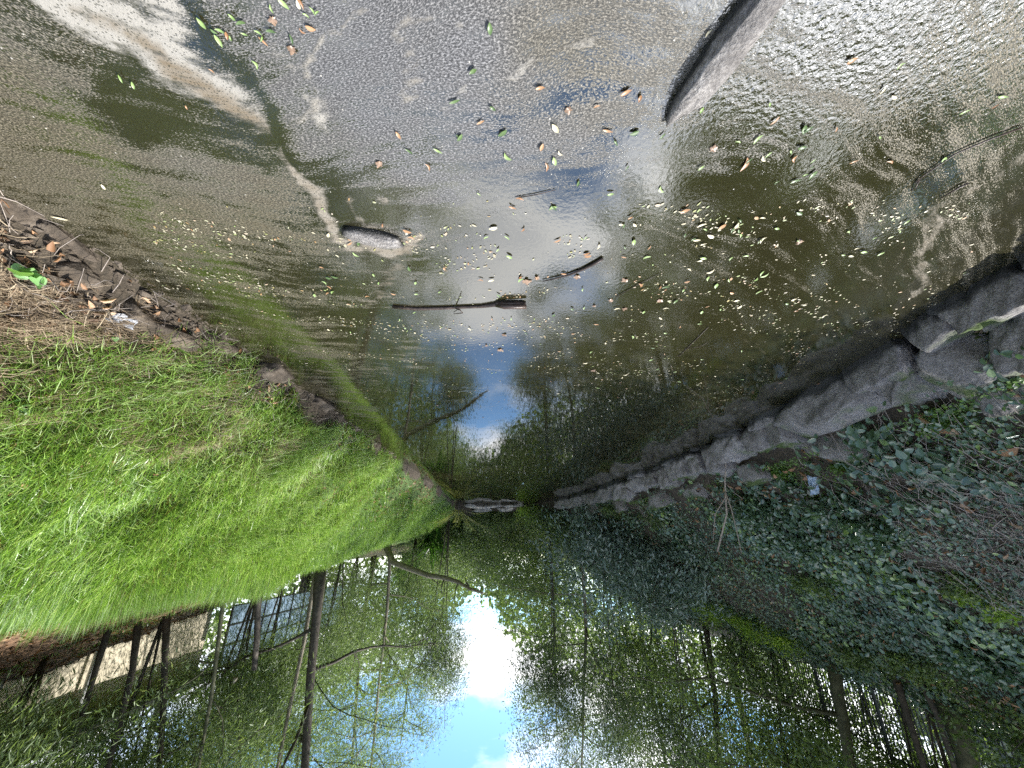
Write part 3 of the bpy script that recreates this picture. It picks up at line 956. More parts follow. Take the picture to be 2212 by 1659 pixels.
def build_grass():
    # near, long and matted
    n = 170000
    x, y, d = scatter_right(n, .9, 10.0, .03, 2.75, 1.15)
    edge = np.interp(y, [0, 2.3, 3.0, 3.8, 5, 7], [.85, .70, .46, .16, -.08, -.15]) + .35 * (fbm(x * .6, y * .8, 61, 3) - .5) * 2
    keep = (RNG.random(n) < sstep(-.25, .25, d - edge) + .05 * sstep(.45, .6, d))
    clump = fbm(x * 3, y * 3, 63, 3)
    keep &= RNG.random(n) < sstep(.25, .55, clump) + .35
    bare = sstep(.06, .24, np.hypot((x - 3.7) / 1.3, (y - 8.2) / 1.3) * .5)
    bare = np.minimum(bare, sstep(.10, .34, np.hypot((x - 3.6) / 1.2, (y - 12.2) / 1.6) * .5))
    keep &= RNG.random(n) < bare + .1
    x, y, d, clump = x[keep], y[keep], d[keep], clump[keep]
    n = len(x)
    a = 2.2 + 2.6 * fbm(x * .9, y * .9, 65, 3) * 2 + RNG.normal(size=n) * .9
    D = np.stack([np.cos(a) - .5, np.sin(a) * 1.3, np.zeros(n)], 1)
    L = RNG.uniform(.13, .46, n) * (.75 + .6 * clump) * (1 + .25 * sstep(1.8, 2.4, d))
    lean = np.clip(RNG.normal(.75, .25, n) - .5 * sstep(1.8, 2.4, d), .1, 1.15)
    tint = RNG.normal(.55, .27, n) + (fbm(x * 1.4, y * 1.4, 67, 3) - .5) * .5
    tint = np.where(RNG.random(n) < .10 * (1 - sstep(.8, 1.6, d)), RNG.uniform(0, .12, n), tint)
    o = blades('grass', M['grass'], n, (x, y), L, RNG.uniform(.006, .0135, n), D, lean, tint, 3)
    tag(o, 'long lush green grass matted over the sunny bank slope', 'grass', kind='stuff')
    n = 110000
    x, y, d = scatter_right(n, 8.5, 24.0, .05, 3.6)
    keep = RNG.random(n) < sstep(.0, .4, d - .22 + (fbm(x * .8, y * .8, 71, 3) - .5)) * sstep(.25, .45, fbm(x * 1.1, y * 1.1, 73, 3) + .2)
    x, y, d = x[keep], y[keep], d[keep]
    n = len(x)
    a = RNG.uniform(0, 6.28, n)
    D = np.stack([np.cos(a) - .4, np.sin(a), np.zeros(n)], 1)
    o = blades('grass', M['grass'], n, (x, y), RNG.uniform(.10, .32, n), RNG.uniform(.009, .018, n), D, np.clip(RNG.normal(.6, .3, n), .1, 1.1), RNG.normal(.55, .2, n), 2)
    tag(o, 'brighter grass growing further off along the bank towards the far shrubs', 'grass', kind='stuff')
    # short thin grass on the shady rise behind the crest
    n = 60000
    x, y, d = scatter_right(n, 1.5, 22.0, 2.9, 6.5)
    keep = RNG.random(n) < sstep(.35, .6, fbm(x * .7, y * .7, 77, 3) + .10 - .12 * (d - 3.5))
    x, y, d = x[keep], y[keep], d[keep]
    n = len(x)
    a = RNG.uniform(0, 6.28, n)
    D = np.stack([np.cos(a), np.sin(a), np.zeros(n)], 1)
    o = blades('grass', M['grass'], n, (x, y), RNG.uniform(.05, .15, n), RNG.uniform(.008, .016, n), D, np.clip(RNG.normal(.6, .3, n), .1, 1.1), RNG.normal(.35, .15, n), 2)
    tag(o, 'thin short grass on the shaded rise behind the bank crest', 'grass', kind='stuff')
    # straw, matted flat
    n = 60000
    x, y, d = scatter_right(n, .9, 7.5, .02, 1.05, 1.2)
    keep = RNG.random(n) < (1 - sstep(.75, 1.05, d)) * sstep(.35, .6, fbm(x * 1.3, y * 1.3, 81, 3) + .34 - .085 * y) * (sstep(.05, .35, d))
    x, y = x[keep], y[keep]
    n = len(x)
    a = 1.5 + RNG.normal(size=n) * .75
    D = np.stack([np.cos(a), np.sin(a), -.2 * np.ones(n)], 1)
    o = blades('dry_grass', M['dry'], n, (x, y), RNG.uniform(.10, .38, n), RNG.uniform(.004, .010, n), D, np.clip(RNG.normal(.95, .2, n), .5, 1.25), RNG.normal(.5, .28, n), 3, z_off=.0)
    tag(o, 'flattened pale dead straw between the green grass and the mud edge', 'dry grass', kind='stuff')
    # dead leaves lying between
    n = 6500
    x, y, d = scatter_right(n, .9, 16.0, .04, 1.7, 1.9)
    keep = RNG.random(n) < (1 - sstep(.7, 1.5, d)) + .04
    x, y = x[keep], y[keep]
    n = len(x)
    B = np.stack([x, y, height(x, y) + RNG.uniform(.0, .05, n)], 1)
    me = leaf_mesh('leaf_litter', B, rand_dir(RNG, n) * [1, 1, .35], np.tile([-.5, 0, 1.0], (n, 1)) + RNG.normal(size=(n, 3)) * .4, RNG.uniform(.03, .10, n), RNG.uniform(.015, .05, n), RNG.random(n), hexa=True, fold=.6, curve=.3)
    tag(obj('leaf_litter', me, M['litter']), 'curled brown dead leaves caught in straw along the muddy bank', 'leaf litter', kind='stuff')
    n = 9000
    x, y, d = scatter_right(n, 1.5, 24.0, 3.0, 7.2)
    B = np.stack([x, y, height(x, y) + RNG.uniform(.0, .03, n)], 1)
    me = leaf_mesh('leaf_litter', B, rand_dir(RNG, n) * [1, 1, .3], np.tile([0, 0, 1.0], (n, 1)) + RNG.normal(size=(n, 3)) * .3, RNG.uniform(.05, .16, n), RNG.uniform(.02, .05, n), RNG.random(n) * .8, hexa=False, fold=.5, curve=.2)
    tag(obj('leaf_litter', me, M['litter']), 'brown leaf mulch under the trees behind the bank crest', 'leaf litter', kind='stuff')


build_grass()


def mud_crumbs():
    r = np.random.default_rng(12)
    n = 5200
    y = .8 + 9.0 * r.random(n) ** 1.5; d = -.03 + .62 * r.random(n) ** 1.2
    x = bank_r(y) + d
    ok = r.random(n) < 1 - sstep(.35, .62, d)
    x, y = x[ok], y[ok]; n = len(x)
    base = np.array([[1, 0, 0], [-1, 0, 0], [0, 1, 0], [0, -1, 0], [0, 0, 1], [0, 0, -1]], float)
    tri = np.array([[0, 2, 4], [2, 1, 4], [1, 3, 4], [3, 0, 4], [2, 0, 5], [1, 2, 5], [3, 1, 5], [0, 3, 5]])
    s = r.uniform(.006, .030, n) * (1 + (r.random(n) < .08) * 1.2)
    a = r.uniform(0, 6.28, n)
    V = base[None] * (s[:, None, None] * r.uniform(.5, 1.3, (n, 6, 1))) * np.array([1.0, 1.5, .6])
    ca, sa = np.cos(a)[:, None], np.sin(a)[:, None]
    V = np.stack([V[..., 0] * ca - V[..., 1] * sa, V[..., 0] * sa + V[..., 1] * ca, V[..., 2]], -1)
    V += np.stack([x, y, np.maximum(height(x, y), -.01) + .004], 1)[:, None, :]
    F = (np.arange(n)[:, None, None] * 6 + tri[None]).reshape(-1, 3)
    tag(obj('mud_crumbs', mesh_np('mud_crumbs', V.reshape(-1, 3), [F], False), M['mud']), 'crumbs and lumps of mud along the sunny waterline', 'mud', kind='stuff')
    mb = MB(); q = random.Random(41)
    for k in range(420):
        yy = .9 + 6.5 * q.random() ** 1.4; dd = q.uniform(.02, .6)
        p = np.array([float(bank_r(yy)) + dd, yy, 0.0]); p[2] = float(height(p[0], p[1])) + .015
        pts = [p]; dv = np.array([q.gauss(-.5, .5), q.gauss(0, .8), q.gauss(-.1, .4)])
        for j in range(4):
            dv = dv + np.array([q.gauss(0, .3), q.gauss(0, .3), q.gauss(-.1, .3)])
            w = pts[-1] + dv / np.linalg.norm(dv) * q.uniform(.03, .09)
            w[2] = max(w[2], float(height(w[0], w[1])) + .006, .004); pts.append(w)
        mb.tube(np.array(pts), np.linspace(q.uniform(.002, .006), .0015, 5), 4, cap=False)
    tag(obj('roots', mb.mesh('roots'), M['vine']), 'bare roots and broken stems sticking out of the muddy edge', 'roots', kind='stuff')


mud_crumbs()


# ------------------------------------------------------------------ creeper and dead vines on the shaded bank
def scatter_left(n, y0, y1, d0, d1, power=1.0):
    y = y0 + (y1 - y0) * RNG.random(n) ** power
    d = d0 + (d1 - d0) * RNG.random(n)
    return bank_l(y) - d, y, d


def build_creeper():
    n = 120000
    x, y, d = scatter_left(n, 1.0, 26.0, .22, 6.2, 1.25)
    cl = fbm(x * .9, y * .9, 91, 4)
    tang = np.exp(-(((y - 4.0) / 1.4) ** 2 + ((d - 2.0) / .8) ** 2))          # thin over the dead tangle
    cl2 = fbm(x * 2.6, y * 2.6, 94, 3)
    keep = RNG.random(n) < (sstep(.40, .56, .6 * cl + .4 * cl2 + .08 * sstep(.8, 1.8, d)) * .95 + .05) * (1 - .8 * tang) * (sstep(.46, .60, fbm(x * 1.0, y * 1.0, 99, 3)) * .8 + .05 + sstep(.55, 1.0, d))
    x, y, d = x[keep], y[keep], d[keep]
    n = len(x)
    nor = norm(np.stack([np.full(n, .72), np.zeros(n), np.full(n, .62)], 1) + RNG.normal(size=(n, 3)) * .33)
    B = np.stack([x, y, np.maximum(height(x, y), np.interp(d, [.2, .5], [.42, .6]))], 1) + nor * (RNG.random(n)[:, None] ** 1.5 * .30 * (.4 + fbm(x * 2, y * 2, 97, 2)[:, None] * 1.2) + .03)
    D = np.cross(nor, rand_dir(RNG, n)) + np.array([.25, 0, -.45])
    big = sstep(.35, .65, fbm(x * .8, y * .8, 96, 3))
    L = RNG.uniform(.045, .095, n) * (.75 + .9 * big)
    tint = RNG.normal(.45, .24, n) + (fbm(x * .9, y * .9, 93, 3) - .5) * 1.1
    me = leaf_mesh('ivy', B, D, nor, L, L * RNG.uniform(.55, .8, n), np.clip(tint, 0, 1), hexa=True, fold=.2, curve=.15)
    tag(obj('ivy', me, M['ivy']), 'dark glossy ivy-like creeper covering the shaded slope above the stones', 'ivy', kind='stuff')
    n = 2600
    x, y, d = scatter_left(n, 1.0, 18.0, .5, 5.5, 1.2)
    ok = RNG.random(n) < sstep(.40, .62, fbm(x * 1.2, y * 1.2, 98, 3))
    x, y = x[ok], y[ok]; n = len(x)
    B = np.stack([x + RNG.uniform(.05, .22, n), y, height(x, y) + RNG.uniform(.05, .22, n)], 1)
    me = leaf_mesh('leaf_litter', B, rand_dir(RNG, n), norm(np.tile([.6, 0, .7], (n, 1)) + RNG.normal(size=(n, 3)) * .5), RNG.uniform(.05, .13, n), RNG.uniform(.02, .06, n), RNG.random(n), hexa=True, fold=.6, curve=.35)
    tag(obj('leaf_litter', me, M['litter']), 'brown dead leaves strewn through the dark creeper on the shaded slope', 'leaf litter', kind='stuff')
    # tiny bright creeper on the stones
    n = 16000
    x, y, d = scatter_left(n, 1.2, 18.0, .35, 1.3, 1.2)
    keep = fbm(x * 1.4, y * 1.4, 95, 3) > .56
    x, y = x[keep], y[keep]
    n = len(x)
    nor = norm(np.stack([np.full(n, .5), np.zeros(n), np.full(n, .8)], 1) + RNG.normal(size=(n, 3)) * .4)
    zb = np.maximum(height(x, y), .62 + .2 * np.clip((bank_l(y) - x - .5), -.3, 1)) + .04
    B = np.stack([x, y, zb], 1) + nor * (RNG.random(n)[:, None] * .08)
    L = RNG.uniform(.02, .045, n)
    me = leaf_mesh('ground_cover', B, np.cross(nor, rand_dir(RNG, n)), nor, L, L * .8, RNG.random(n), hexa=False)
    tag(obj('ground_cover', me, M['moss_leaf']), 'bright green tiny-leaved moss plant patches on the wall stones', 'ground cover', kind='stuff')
    # dead vine tangle
    mb = MB()
    r = random.Random(17)
    for k in range(3800):
        near = r.random() < .55
        y = r.gauss(4.2, 1.3) if near else r.uniform(2, 16)
        dd = r.gauss(2.2, .75) if near else r.uniform(.6, 4.5)
        x = float(bank_l(y)) - dd
        if not near and vnoise(x * .8, y * .8, 55) < .45: continue
        a = r.gauss(-.9, .9)
        ln = r.uniform(.25, 1.0)
        p = np.array([x, y, 0.0]); p[2] = float(height(x, y)) + r.uniform(.04, .30)
        pts = [p]
        dirv = np.array([math.cos(a) * .75, math.sin(a), r.gauss(-.35, .35)])
        for s in range(5):
            dirv = dirv + np.array([r.gauss(0, .28), r.gauss(0, .28), r.gauss(-.05, .25)])
            q = pts[-1] + dirv / np.linalg.norm(dirv) * ln / 5
            hz = float(height(q[0], q[1]))
            q[2] = min(max(q[2], hz + .03), hz + .40)
            pts.append(q)
        mb.tube(np.array(pts), np.linspace(r.uniform(.003, .006), .0015, 6), 3, cap=False)
    tag(obj('dead_vines', mb.mesh('dead_vines'), M['vine']), 'tangle of dry grey-brown vine stems hanging down the shaded slope', 'dead vines', kind='stuff')


build_creeper()


# ------------------------------------------------------------------ trees and shrubs
def limb_path(r, start, d, length, n, wob, grav):
    pts = [np.array(start, float)]
    d = np.array(d, float); d /= np.linalg.norm(d)
    for k in range(n):
        d = d + np.array([r.gauss(0, wob), r.gauss(0, wob), r.gauss(0, wob) + grav])
        d /= np.linalg.norm(d)
        pts.append(pts[-1] + d * length / n)
    return np.array(pts)


def crown_leaves(name, rng, C, A, spread, per, L, wr, droop, mat, parent, hexa=False, flat=.0):
    """PER leaves round every cluster centre C; A is the twig direction there"""
    m = len(C)
    c = np.repeat(C, per, 0); a = np.repeat(A, per, 0)
    n = len(c)
    B = c + rng.normal(size=(n, 3)) * spread * [1, 1, .8]
    D = norm(rand_dir(rng, n) * .9 + a * .6 + np.array([0, 0, -droop]))
    nor = norm(rand_dir(rng, n) + np.array([0, 0, .8 + flat]))
    l = rng.uniform(L[0], L[1], n)
    tint = np.repeat(rng.normal(.45, .16, m), per) + rng.normal(0, .17, n)
    me = leaf_mesh(name, B, D, nor, l, l * rng.uniform(wr[0], wr[1], n), np.clip(tint, 0, 1), hexa=hexa)
    return obj(name, me, mat, parent)


def tree(name, label, cat, x, y, seed, H, r0, lean=(0, 0), bark='bark_dark', leafm='feather', lo=.35, nlimb=9, ll=(2.0, 3.5), up=.5, nsub=5, ncl=4, per=22, spread=.34,
         L=(.07, .16), wr=(.10, .17), droop=.4, group=None, aim=None, z=None, limb_grav=-.02, wob=.16, parts=True):
    r = random.Random(seed); rng = np.random.default_rng(seed)
    z = float(height(x, y)) - .1 if z is None else z
    root = empty(name, (x, y, z), label, cat, group)
    tp = [np.zeros(3)]
    d = np.array([lean[0], lean[1], 1.0])
    for k in range(10):
        d = d + np.array([r.gauss(0, .05), r.gauss(0, .05), .08])
        tp.append(tp[-1] + d / np.linalg.norm(d) * H / 10)
    tp = np.array(tp)
    rad = r0 * (1 - np.linspace(0, 1, 11) * .82); rad[0] *= 1.25
    mb = MB(); mb.tube(tp, rad, 9)
    obj('trunk', mb.mesh('trunk'), M[bark], root)
    C, A = [], []
    for k in range(nlimb):
        f = lo + (1 - lo) * (k + r.random() * .6) / nlimb
        f = min(f, .99)
        i = f * 10; i0 = min(int(i), 9)
        s = tp[i0] + (tp[i0 + 1] - tp[i0]) * (i - i0)
        az = k * 2.4 + r.uniform(-.5, .5)
        dv = np.array([math.cos(az), math.sin(az), up + r.uniform(-.25, .35) + .5 * (f - .5)])
        if aim is not None and r.random() < .5:
            dv = dv + np.array([aim[0], aim[1], aim[2] if len(aim) > 2 else 0])
        length = r.uniform(*ll) * (1.15 - .55 * (f - lo) / (1 - lo))
        pts = limb_path(r, s, dv, length, 7, wob, limb_grav)
        lr = max(r0 * .42 * (1 - .5 * f), .012)
        lb = MB(); lb.tube(pts, np.linspace(lr, lr * .25, 8), 6)
        for j in range(nsub):
            t = r.uniform(.25, 1.0) * 6.99
            t0 = int(t)
            sp = pts[t0] + (pts[t0 + 1] - pts[t0]) * (t - t0)
            ad = pts[t0 + 1] - pts[t0]
            dv2 = ad / np.linalg.norm(ad) + np.array([r.gauss(0, .7), r.gauss(0, .7), r.gauss(.05, .5)])
            sl = length * r.uniform(.22, .45)
            p2 = limb_path(r, sp, dv2, sl, 4, .2, limb_grav - droop * .08)
            lb.tube(p2, np.linspace(lr * .35, .004, 5), 4, cap=False)
            for c in range(ncl):
                tt = (c + r.uniform(.3, 1)) / ncl * 3.99
                q = int(tt)
                C.append(p2[q] + (p2[min(q + 1, 4)] - p2[q]) * (tt - q)); A.append(norm(p2[min(q + 1, 4)] - p2[q] if q < 4 else p2[4] - p2[3]))
        obj('limb', lb.mesh('limb'), M[bark], root)
    if per:
        o = crown_leaves('crown', rng, np.array(C), np.array(A), spread, per, L, wr, droop, M[leafm], root)
        o['kind'] = 'stuff'
    return root


def shrub(name, label, cat, x, y, seed, rx, ry, rz, n, leafm, L=(.06, .12), wr=(.4, .6), droop=.2, nst=7, group=None, z=None, bark='bark_dark', zc=.55, hexa=False, shell=.45, ncl=None, sp=.16):
    r = random.Random(seed); rng = np.random.default_rng(seed)
    z = float(height(x, y)) - .05 if z is None else z
    root = empty(name, (x, y, z), label, cat, group)
    mb = MB()
    for k in range(nst):
        a = k * 2.4 + r.random()
        e = np.array([math.cos(a) * rx * r.uniform(.15, .6), math.sin(a) * ry * r.uniform(.15, .6), rz * (zc + .45) * r.uniform(.9, 1.5)])
        mid = e * np.array([.3, .3, .5]) + np.array([r.gauss(0, .12), r.gauss(0, .12), .1 * rz])
        mb.tube(np.array([[0, 0, 0], mid * .5, mid, (mid + e) / 2, e]), np.linspace(.024, .005, 5) * (1 + .2 * rz), 5)
    obj('stems', mb.mesh('stems'), M[bark], root)
    m = ncl or max(30, n // 60)
    per = n // m
    d = rand_dir(rng, m)
    rad = rng.random(m) ** shell
    lump = .72 + .55 * fbm(d[:, 0] * 2 + seed, d[:, 1] * 2 + d[:, 2] * 1.7, seed % 40, 3)
    C = d * (rad * lump)[:, None] * [rx, ry, rz] + [0, 0, rz * (zc + .45)]
    C[:, 2] = np.maximum(C[:, 2], .05)
    o = crown_leaves('foliage', rng, C, d, sp * (rx + ry + rz) / 3, per, L, wr, droop, M[leafm], root, hexa=hexa)
    o['kind'] = 'stuff'
    return root


def build_right_trees():
    g = 'trees behind the grass crest'
    # main dark trunk
    b = PX(690, 1225, 5.4)
    tree('tree', 'tallest dark straight trunk behind the grass crest, thickest of its row', 'tree', 5.4, b[1], 1, 13.5, .125, (-.16, -.02), lo=.12, nlimb=17, ll=(2.4, 4.2), up=.35, nsub=7, ncl=4, per=60, aim=(-.3, -.1, -.1), group=g)
    tree('tree', 'pale slim trunk standing close against the thick dark trunk', 'tree', 5.75, b[1] + .55, 2, 10.5, .06, (-.16, 0), bark='bark_pale', lo=.45, nlimb=9, ll=(1.5, 2.6), per=50, group=g)
    b = PX(480, 1290, 6.2)
    tree('sapling', 'thin forked sapling with bent twigs between the grass crest and the cream wall', 'tree', 6.2, b[1], 3, 7.5, .045, (-.05, .02), bark='bark_moss', lo=.18, nlimb=9, ll=(1.4, 2.6), up=.9, per=30, nsub=5, wob=.2, group=g)
    b = PX(350, 1350, 8.0)
    tree('tree', 'dark rough trunk with hanging sprays in front of the cream wall, widest there', 'tree', 8.0, b[1], 4, 10, .065, (-.28, .03), lo=.22, nlimb=16, ll=(2.2, 3.8), up=.2, nsub=7, per=65, droop=.6, group=g, aim=(-.2, -.5, -.1))
    b = PX(285, 1350, 8.0)
    tree('tree', 'dark trunk second in the clump by the cream wall, leaning a little', 'tree', 7.9, b[1], 5, 9, .06, (-.20, .05), lo=.3, nlimb=12, ll=(2.0, 3.4), up=.25, per=55, droop=.6, group=g)
    b = PX(225, 1385, 8.0)
    tree('tree', 'slim dark trunk leaning outwards in front of the cream wall', 'tree', 8.0, b[1], 6, 8.5, .05, (-.13, .02), lo=.3, nlimb=12, ll=(2.0, 3.2), up=.2, per=55, droop=.6, group=g)
    tree('tree', 'leafy tree with olive sprays hiding the end of the cream wall', 'tree', 7.2, 3.6, 7, 9.5, .12, (.0, .05), lo=.30, nlimb=16, ll=(2.2, 3.6), up=.15, nsub=7, per=65, droop=.6, group=g)
    tree('tree', 'tree with long arching bare limbs crossing in front of the bright sky pieces', 'tree', 6.4, 14.5, 8, 13, .06, (-.06, -.03), bark='bark_moss', lo=.2, nlimb=14, ll=(2.6, 4.4), up=.45, per=45, group=g, aim=(-.4, -.3, 0))
    tree('tree', 'tall feathery tree right beside the open sky gap', 'tree', 5.6, 19.0, 9, 14, .075, (-.06, 0), bark='bark_pale', lo=.12, nlimb=19, ll=(2.4, 4.0), up=.3, nsub=7, per=60, group=g, aim=(-.2, -.2, 0))
    for (x, y, s, rx, rz, zc, lab) in ((7.6, 5.2, 1, 1.8, 1.7, 1.0, 'wattle with olive feathery crown hanging over the wall end at the left edge'), (8.7, 8.6, 2, 1.9, 1.9, 1.05, 'wattle crown drooping before the middle of the cream wall'), (7.4, 12.6, 3, 1.7, 2.0, 1.35, 'light feathery wattle between the snapped trunk and the forked sapling'),
                                       (9.0, 15.6, 4, 2.0, 2.3, 1.2, 'wattle in front of the glass fence, half hiding its panes'), (7.0, 17.4, 5, 1.7, 2.6, .8, 'wattle close behind the thick dark trunk'), (8.4, 23.0, 6, 2.6, 3.0, .5, 'wide wattle beyond the far end of the glass fence'), (5.2, 22.4, 7, 1.8, 2.6, .7, 'soft wattle under the tall feathery tree'), (9.2, 3.2, 8, 2.0, 2.2, .9, 'wattle at the very corner of the photo beside the wall'), (8.3, 10.6, 9, 1.5, 1.6, 1.5, 'small wattle whose sprays hang before the window of the cream wall'), (8.0, 7.0, 10, 1.5, 1.3, 1.1, 'low wattle sprays over the dark trunks by the cream wall'), (7.6, 14.4, 11, 1.3, 1.5, 1.9, 'wattle crown high behind the snapped trunk')):
        shrub('wattle_tree', lab, 'tree', x, y, 150 + s, rx, rx * 1.15, rz, 15000, 'feather', (.08, .17), (.10, .17), .6, nst=3, zc=zc, group='feathery wattles on the sunny side', ncl=420, sp=.15)
    # further back, behind the wall and glass fence
    k = 0
    for (x, y, H, s) in ((13.5, 12, 13, 1), (14, 19, 14, 2), (12.5, 26, 14, 3), (9.5, 29, 14, 4), (17, 8, 13, 5), (10.5, 22, 12, 6), (7.0, 33, 13, 7)):
        base = tree('tree', 'full green tree standing beyond the cream wall and glass fence', 'tree', x, y, 40 + s, H, .16, lo=.14, nlimb=15, ll=(2.8, 4.6), up=.3, nsub=7, ncl=4, per=32, L=(.14, .26), wr=(.14, .24), spread=.5, group='trees beyond the building') if k < 3 else None
        if base is None:
            src = SRC[k % 3]
            base = copy_tree(src)
            base.location = (x, y, float(height(x, y)) - .1)
            base.rotation_euler = (0, 0, 1.3 * s)
            base.scale = (1, 1, H / 13.5)
        else:
            SRC.append(base)
        k += 1


SRC = []
build_right_trees()


def broken_pole():
    b = PX(552, 1276, 6.1); t = PX(549, 1446, 6.1)
    b[2] = float(height(b[0], b[1])) - .1
    pts = np.array([b, b + (t - b) * .3 + [.01, 0, 0], b + (t - b) * .7 + [-.015, .01, 0], t])
    mb = MB(); mb.tube(pts - b, [.078, .07, .066, .06], 9)
    o = obj('tree_stump', mb.mesh('tree_stump'), M['bark_dark'], None, tuple(b))
    tag(o, 'bare dark trunk snapped off at the top, standing behind the grass crest', 'tree stump')
    mb = MB(); mb.tube(np.array([[0, 0, .35], [-.03, .02, .38], [-.07, .03, .37]]), [.03, .024, .014], 6)
    obj('branch_stub', mb.mesh('branch_stub'), M['bark_dark'], o)
    mb = MB(); mb.tube(np.array([[0, 0, t[2] - b[2] - .02], [.015, 0, t[2] - b[2] + .06], [.03, 0, t[2] - b[2] + .10]]), [.05, .03, .006], 6)
    obj('broken_end', mb.mesh('broken_end'), M['bark_pale'], o)


broken_pole()


def build_left_trees():
    g = 'trees above the shaded bank'
    b = PX(1790, 1480, -9.0)
    t = tree('tree', 'mossy tree with low limbs arching across above the ivy slope', 'tree', -9.2, 13.2, 21, 9.0, .16, (.10, -.02), bark='bark_moss', leafm='dense', lo=.12, nlimb=13, ll=(3.2, 5.4), up=.25, nsub=7, per=60, L=(.07, .14), wr=(.3, .5), aim=(.9, -.1, .1), group=g)
    tree('tree', 'thick straight grey-green trunk against the railings at the right edge', 'tree', *PX(2062, 1552, -9.6)[:2], 22, 10.5, .20, (.0, 0), bark='bark_moss', leafm='dense', lo=.25, nlimb=12, ll=(2.6, 4.2), up=.4, per=70, L=(.08, .15), wr=(.3, .5), group=g)
    tree('tree', 'slender leaning dark trunk between the mossy tree and the thick trunk', 'tree', *PX(1945, 1500, -9.2)[:2], 23, 9.5, .075, (-.10, .03), bark='bark_dark', leafm='dense', lo=.2, nlimb=13, ll=(2.4, 4.0), up=.3, per=66, L=(.08, .15), wr=(.3, .5), group=g, aim=(.4, 0, 0))
    tree('tree', 'dark narrow trunk leaning by the railings, right of the slender one', 'tree', *PX(2000, 1520, -9.0)[:2], 24, 8.5, .055, (-.10, 0), bark='bark_dark', leafm='dense', lo=.3, nlimb=10, ll=(2.2, 3.6), up=.3, per=66, L=(.08, .15), wr=(.3, .5), group=g)
    tree('gum_tree', 'gum tree with drooping dark leaf sprays left of the blue gap, seen from the bank', 'tree', -3.6, 21.8, 25, 12.5, .10, (.06, -.02), bark='bark_pale', leafm='gum', lo=.15, nlimb=17, ll=(2.6, 4.4), up=.35, nsub=7, per=40, L=(.11, .2), wr=(.12, .2), droop=.9, group=g, aim=(.4, -.2, 0))
    tree('gum_tree', 'gum tree behind the arching limbs with leaves drooping against white cloud', 'tree', -8.2, 19.0, 26, 13.0, .11, (.04, -.02), bark='bark_dark', leafm='gum', lo=.2, nlimb=16, ll=(2.8, 4.6), up=.35, nsub=7, per=40, L=(.11, .2), wr=(.14, .22), droop=.7, group=g, aim=(.2, -.2, 0))
    for (x, y, s, rx, rz, zc, lab) in ((-11.2, 15.2, 1, 2.0, 2.2, .6, 'dense bush pressing against the railings behind the mossy tree'), (-11.0, 18.6, 2, 2.2, 2.4, .5, 'dense bush at the far end of the railings'), (-9.4, 16.6, 4, 1.7, 1.8, 1.6, 'leafy crown hanging among the arching limbs'),
                                       (-8.6, 20.6, 5, 2.2, 2.6, 1.0, 'tall leafy bush behind the arching limbs'), (-10.3, 12.6, 6, 1.5, 1.3, 2.0, 'leafy spray hanging above the railings'), (-6.0, 24.5, 7, 2.4, 3.2, .8, 'tall dark bush left of the gum with drooping sprays'), (-2.0, 24.5, 9, 2.2, 3.0, .7, 'tall bush filling the space beside the open sky gap'), (-10.9, 9.6, 10, 1.4, 1.3, 1.7, 'leafy spray over the railings behind the thick trunk'), (-10.2, 6.8, 11, 1.3, 1.3, 1.5, 'leafy spray over the railings at the right edge'), (-9.9, 11.4, 12, 1.2, 1.2, 1.9, 'leafy spray over the railings between two trunks')):
        shrub('tall_bush', lab, 'bush', x, y, 170 + s, rx, rx * 1.15, rz, 12000, 'dense', (.08, .15), (.3, .5), .4, nst=4, zc=zc, group='tall bushes along the shaded side', ncl=330, sp=.15)
    for (x, y, s, rx, rz, zc, lab) in ((-1.9, 20.6, 1, 1.7, 2.2, 2.6, 'drooping gum spray hanging into the right side of the sky gap'), (-4.2, 19.2, 2, 2.0, 2.4, 2.2, 'drooping gum sprays above the blue-green shrub'), (-6.4, 17.6, 3, 2.0, 2.2, 2.3, 'gum sprays higher up behind the arching limbs'), (3.4, 22.0, 4, 1.5, 2.2, 2.5, 'feathery spray hanging into the left side of the sky gap')):
        shrub('gum_tree', lab, 'tree', x, y, 210 + s, rx, rx, rz, 11000, 'gum', (.10, .19), (.13, .2), 1.0, nst=3, zc=zc, group='drooping gums round the sky gap', ncl=300, sp=.16, shell=.6)
    for (x, y, s) in ((-17.5, 9.5, 1), (-17.8, 12.5, 2), (-18.0, 15.8, 3), (-17.2, 6.8, 4)):
        shrub('hedge_bush', ('bright sunlit yellow-green bush beyond the railings, behind the parked car', 'bright sunlit yellow-green bush beyond the railings, left of the car bush', 'bright yellow-green bush beyond the railings farthest along', 'bright yellow-green bush beyond the railings at the right edge')[s - 1], 'bush', x, y, 190 + s, 1.7, 2.0, 2.4, 7000, 'lime', (.10, .2), (.35, .55), .3, nst=5, zc=.4, group='sunlit bushes beyond the railings', ncl=220, sp=.16)
    k = 0
    for (x, y, H) in ((-23.5, 9.5, 12), (-13, 16, 13), (-11.5, 24, 14), (-20.5, 2.5, 11), (-8.5, 30, 14), (-17, 21, 14), (-3.5, 33, 12)):
        if k < 3:
            base = tree('tree', 'dense dark green tree beyond the railings on the shaded side', 'tree', x, y, 60 + k, H, .18, bark='bark_dark', leafm='dense', lo=.22, nlimb=16, ll=(3.0, 4.8), up=.35, nsub=6, ncl=4, per=28, L=(.11, .2), wr=(.3, .5), spread=.5, group='trees beyond the railings')
            SRC2.append(base)
        else:
            base = copy_tree(SRC2[k % 3])
            base.location = (x, y, float(height(x, y)) - .1)
            base.rotation_euler = (0, 0, 1.7 * k)
            base.scale = (1, 1, H / 12.5)
        k += 1


SRC2 = []
build_left_trees()


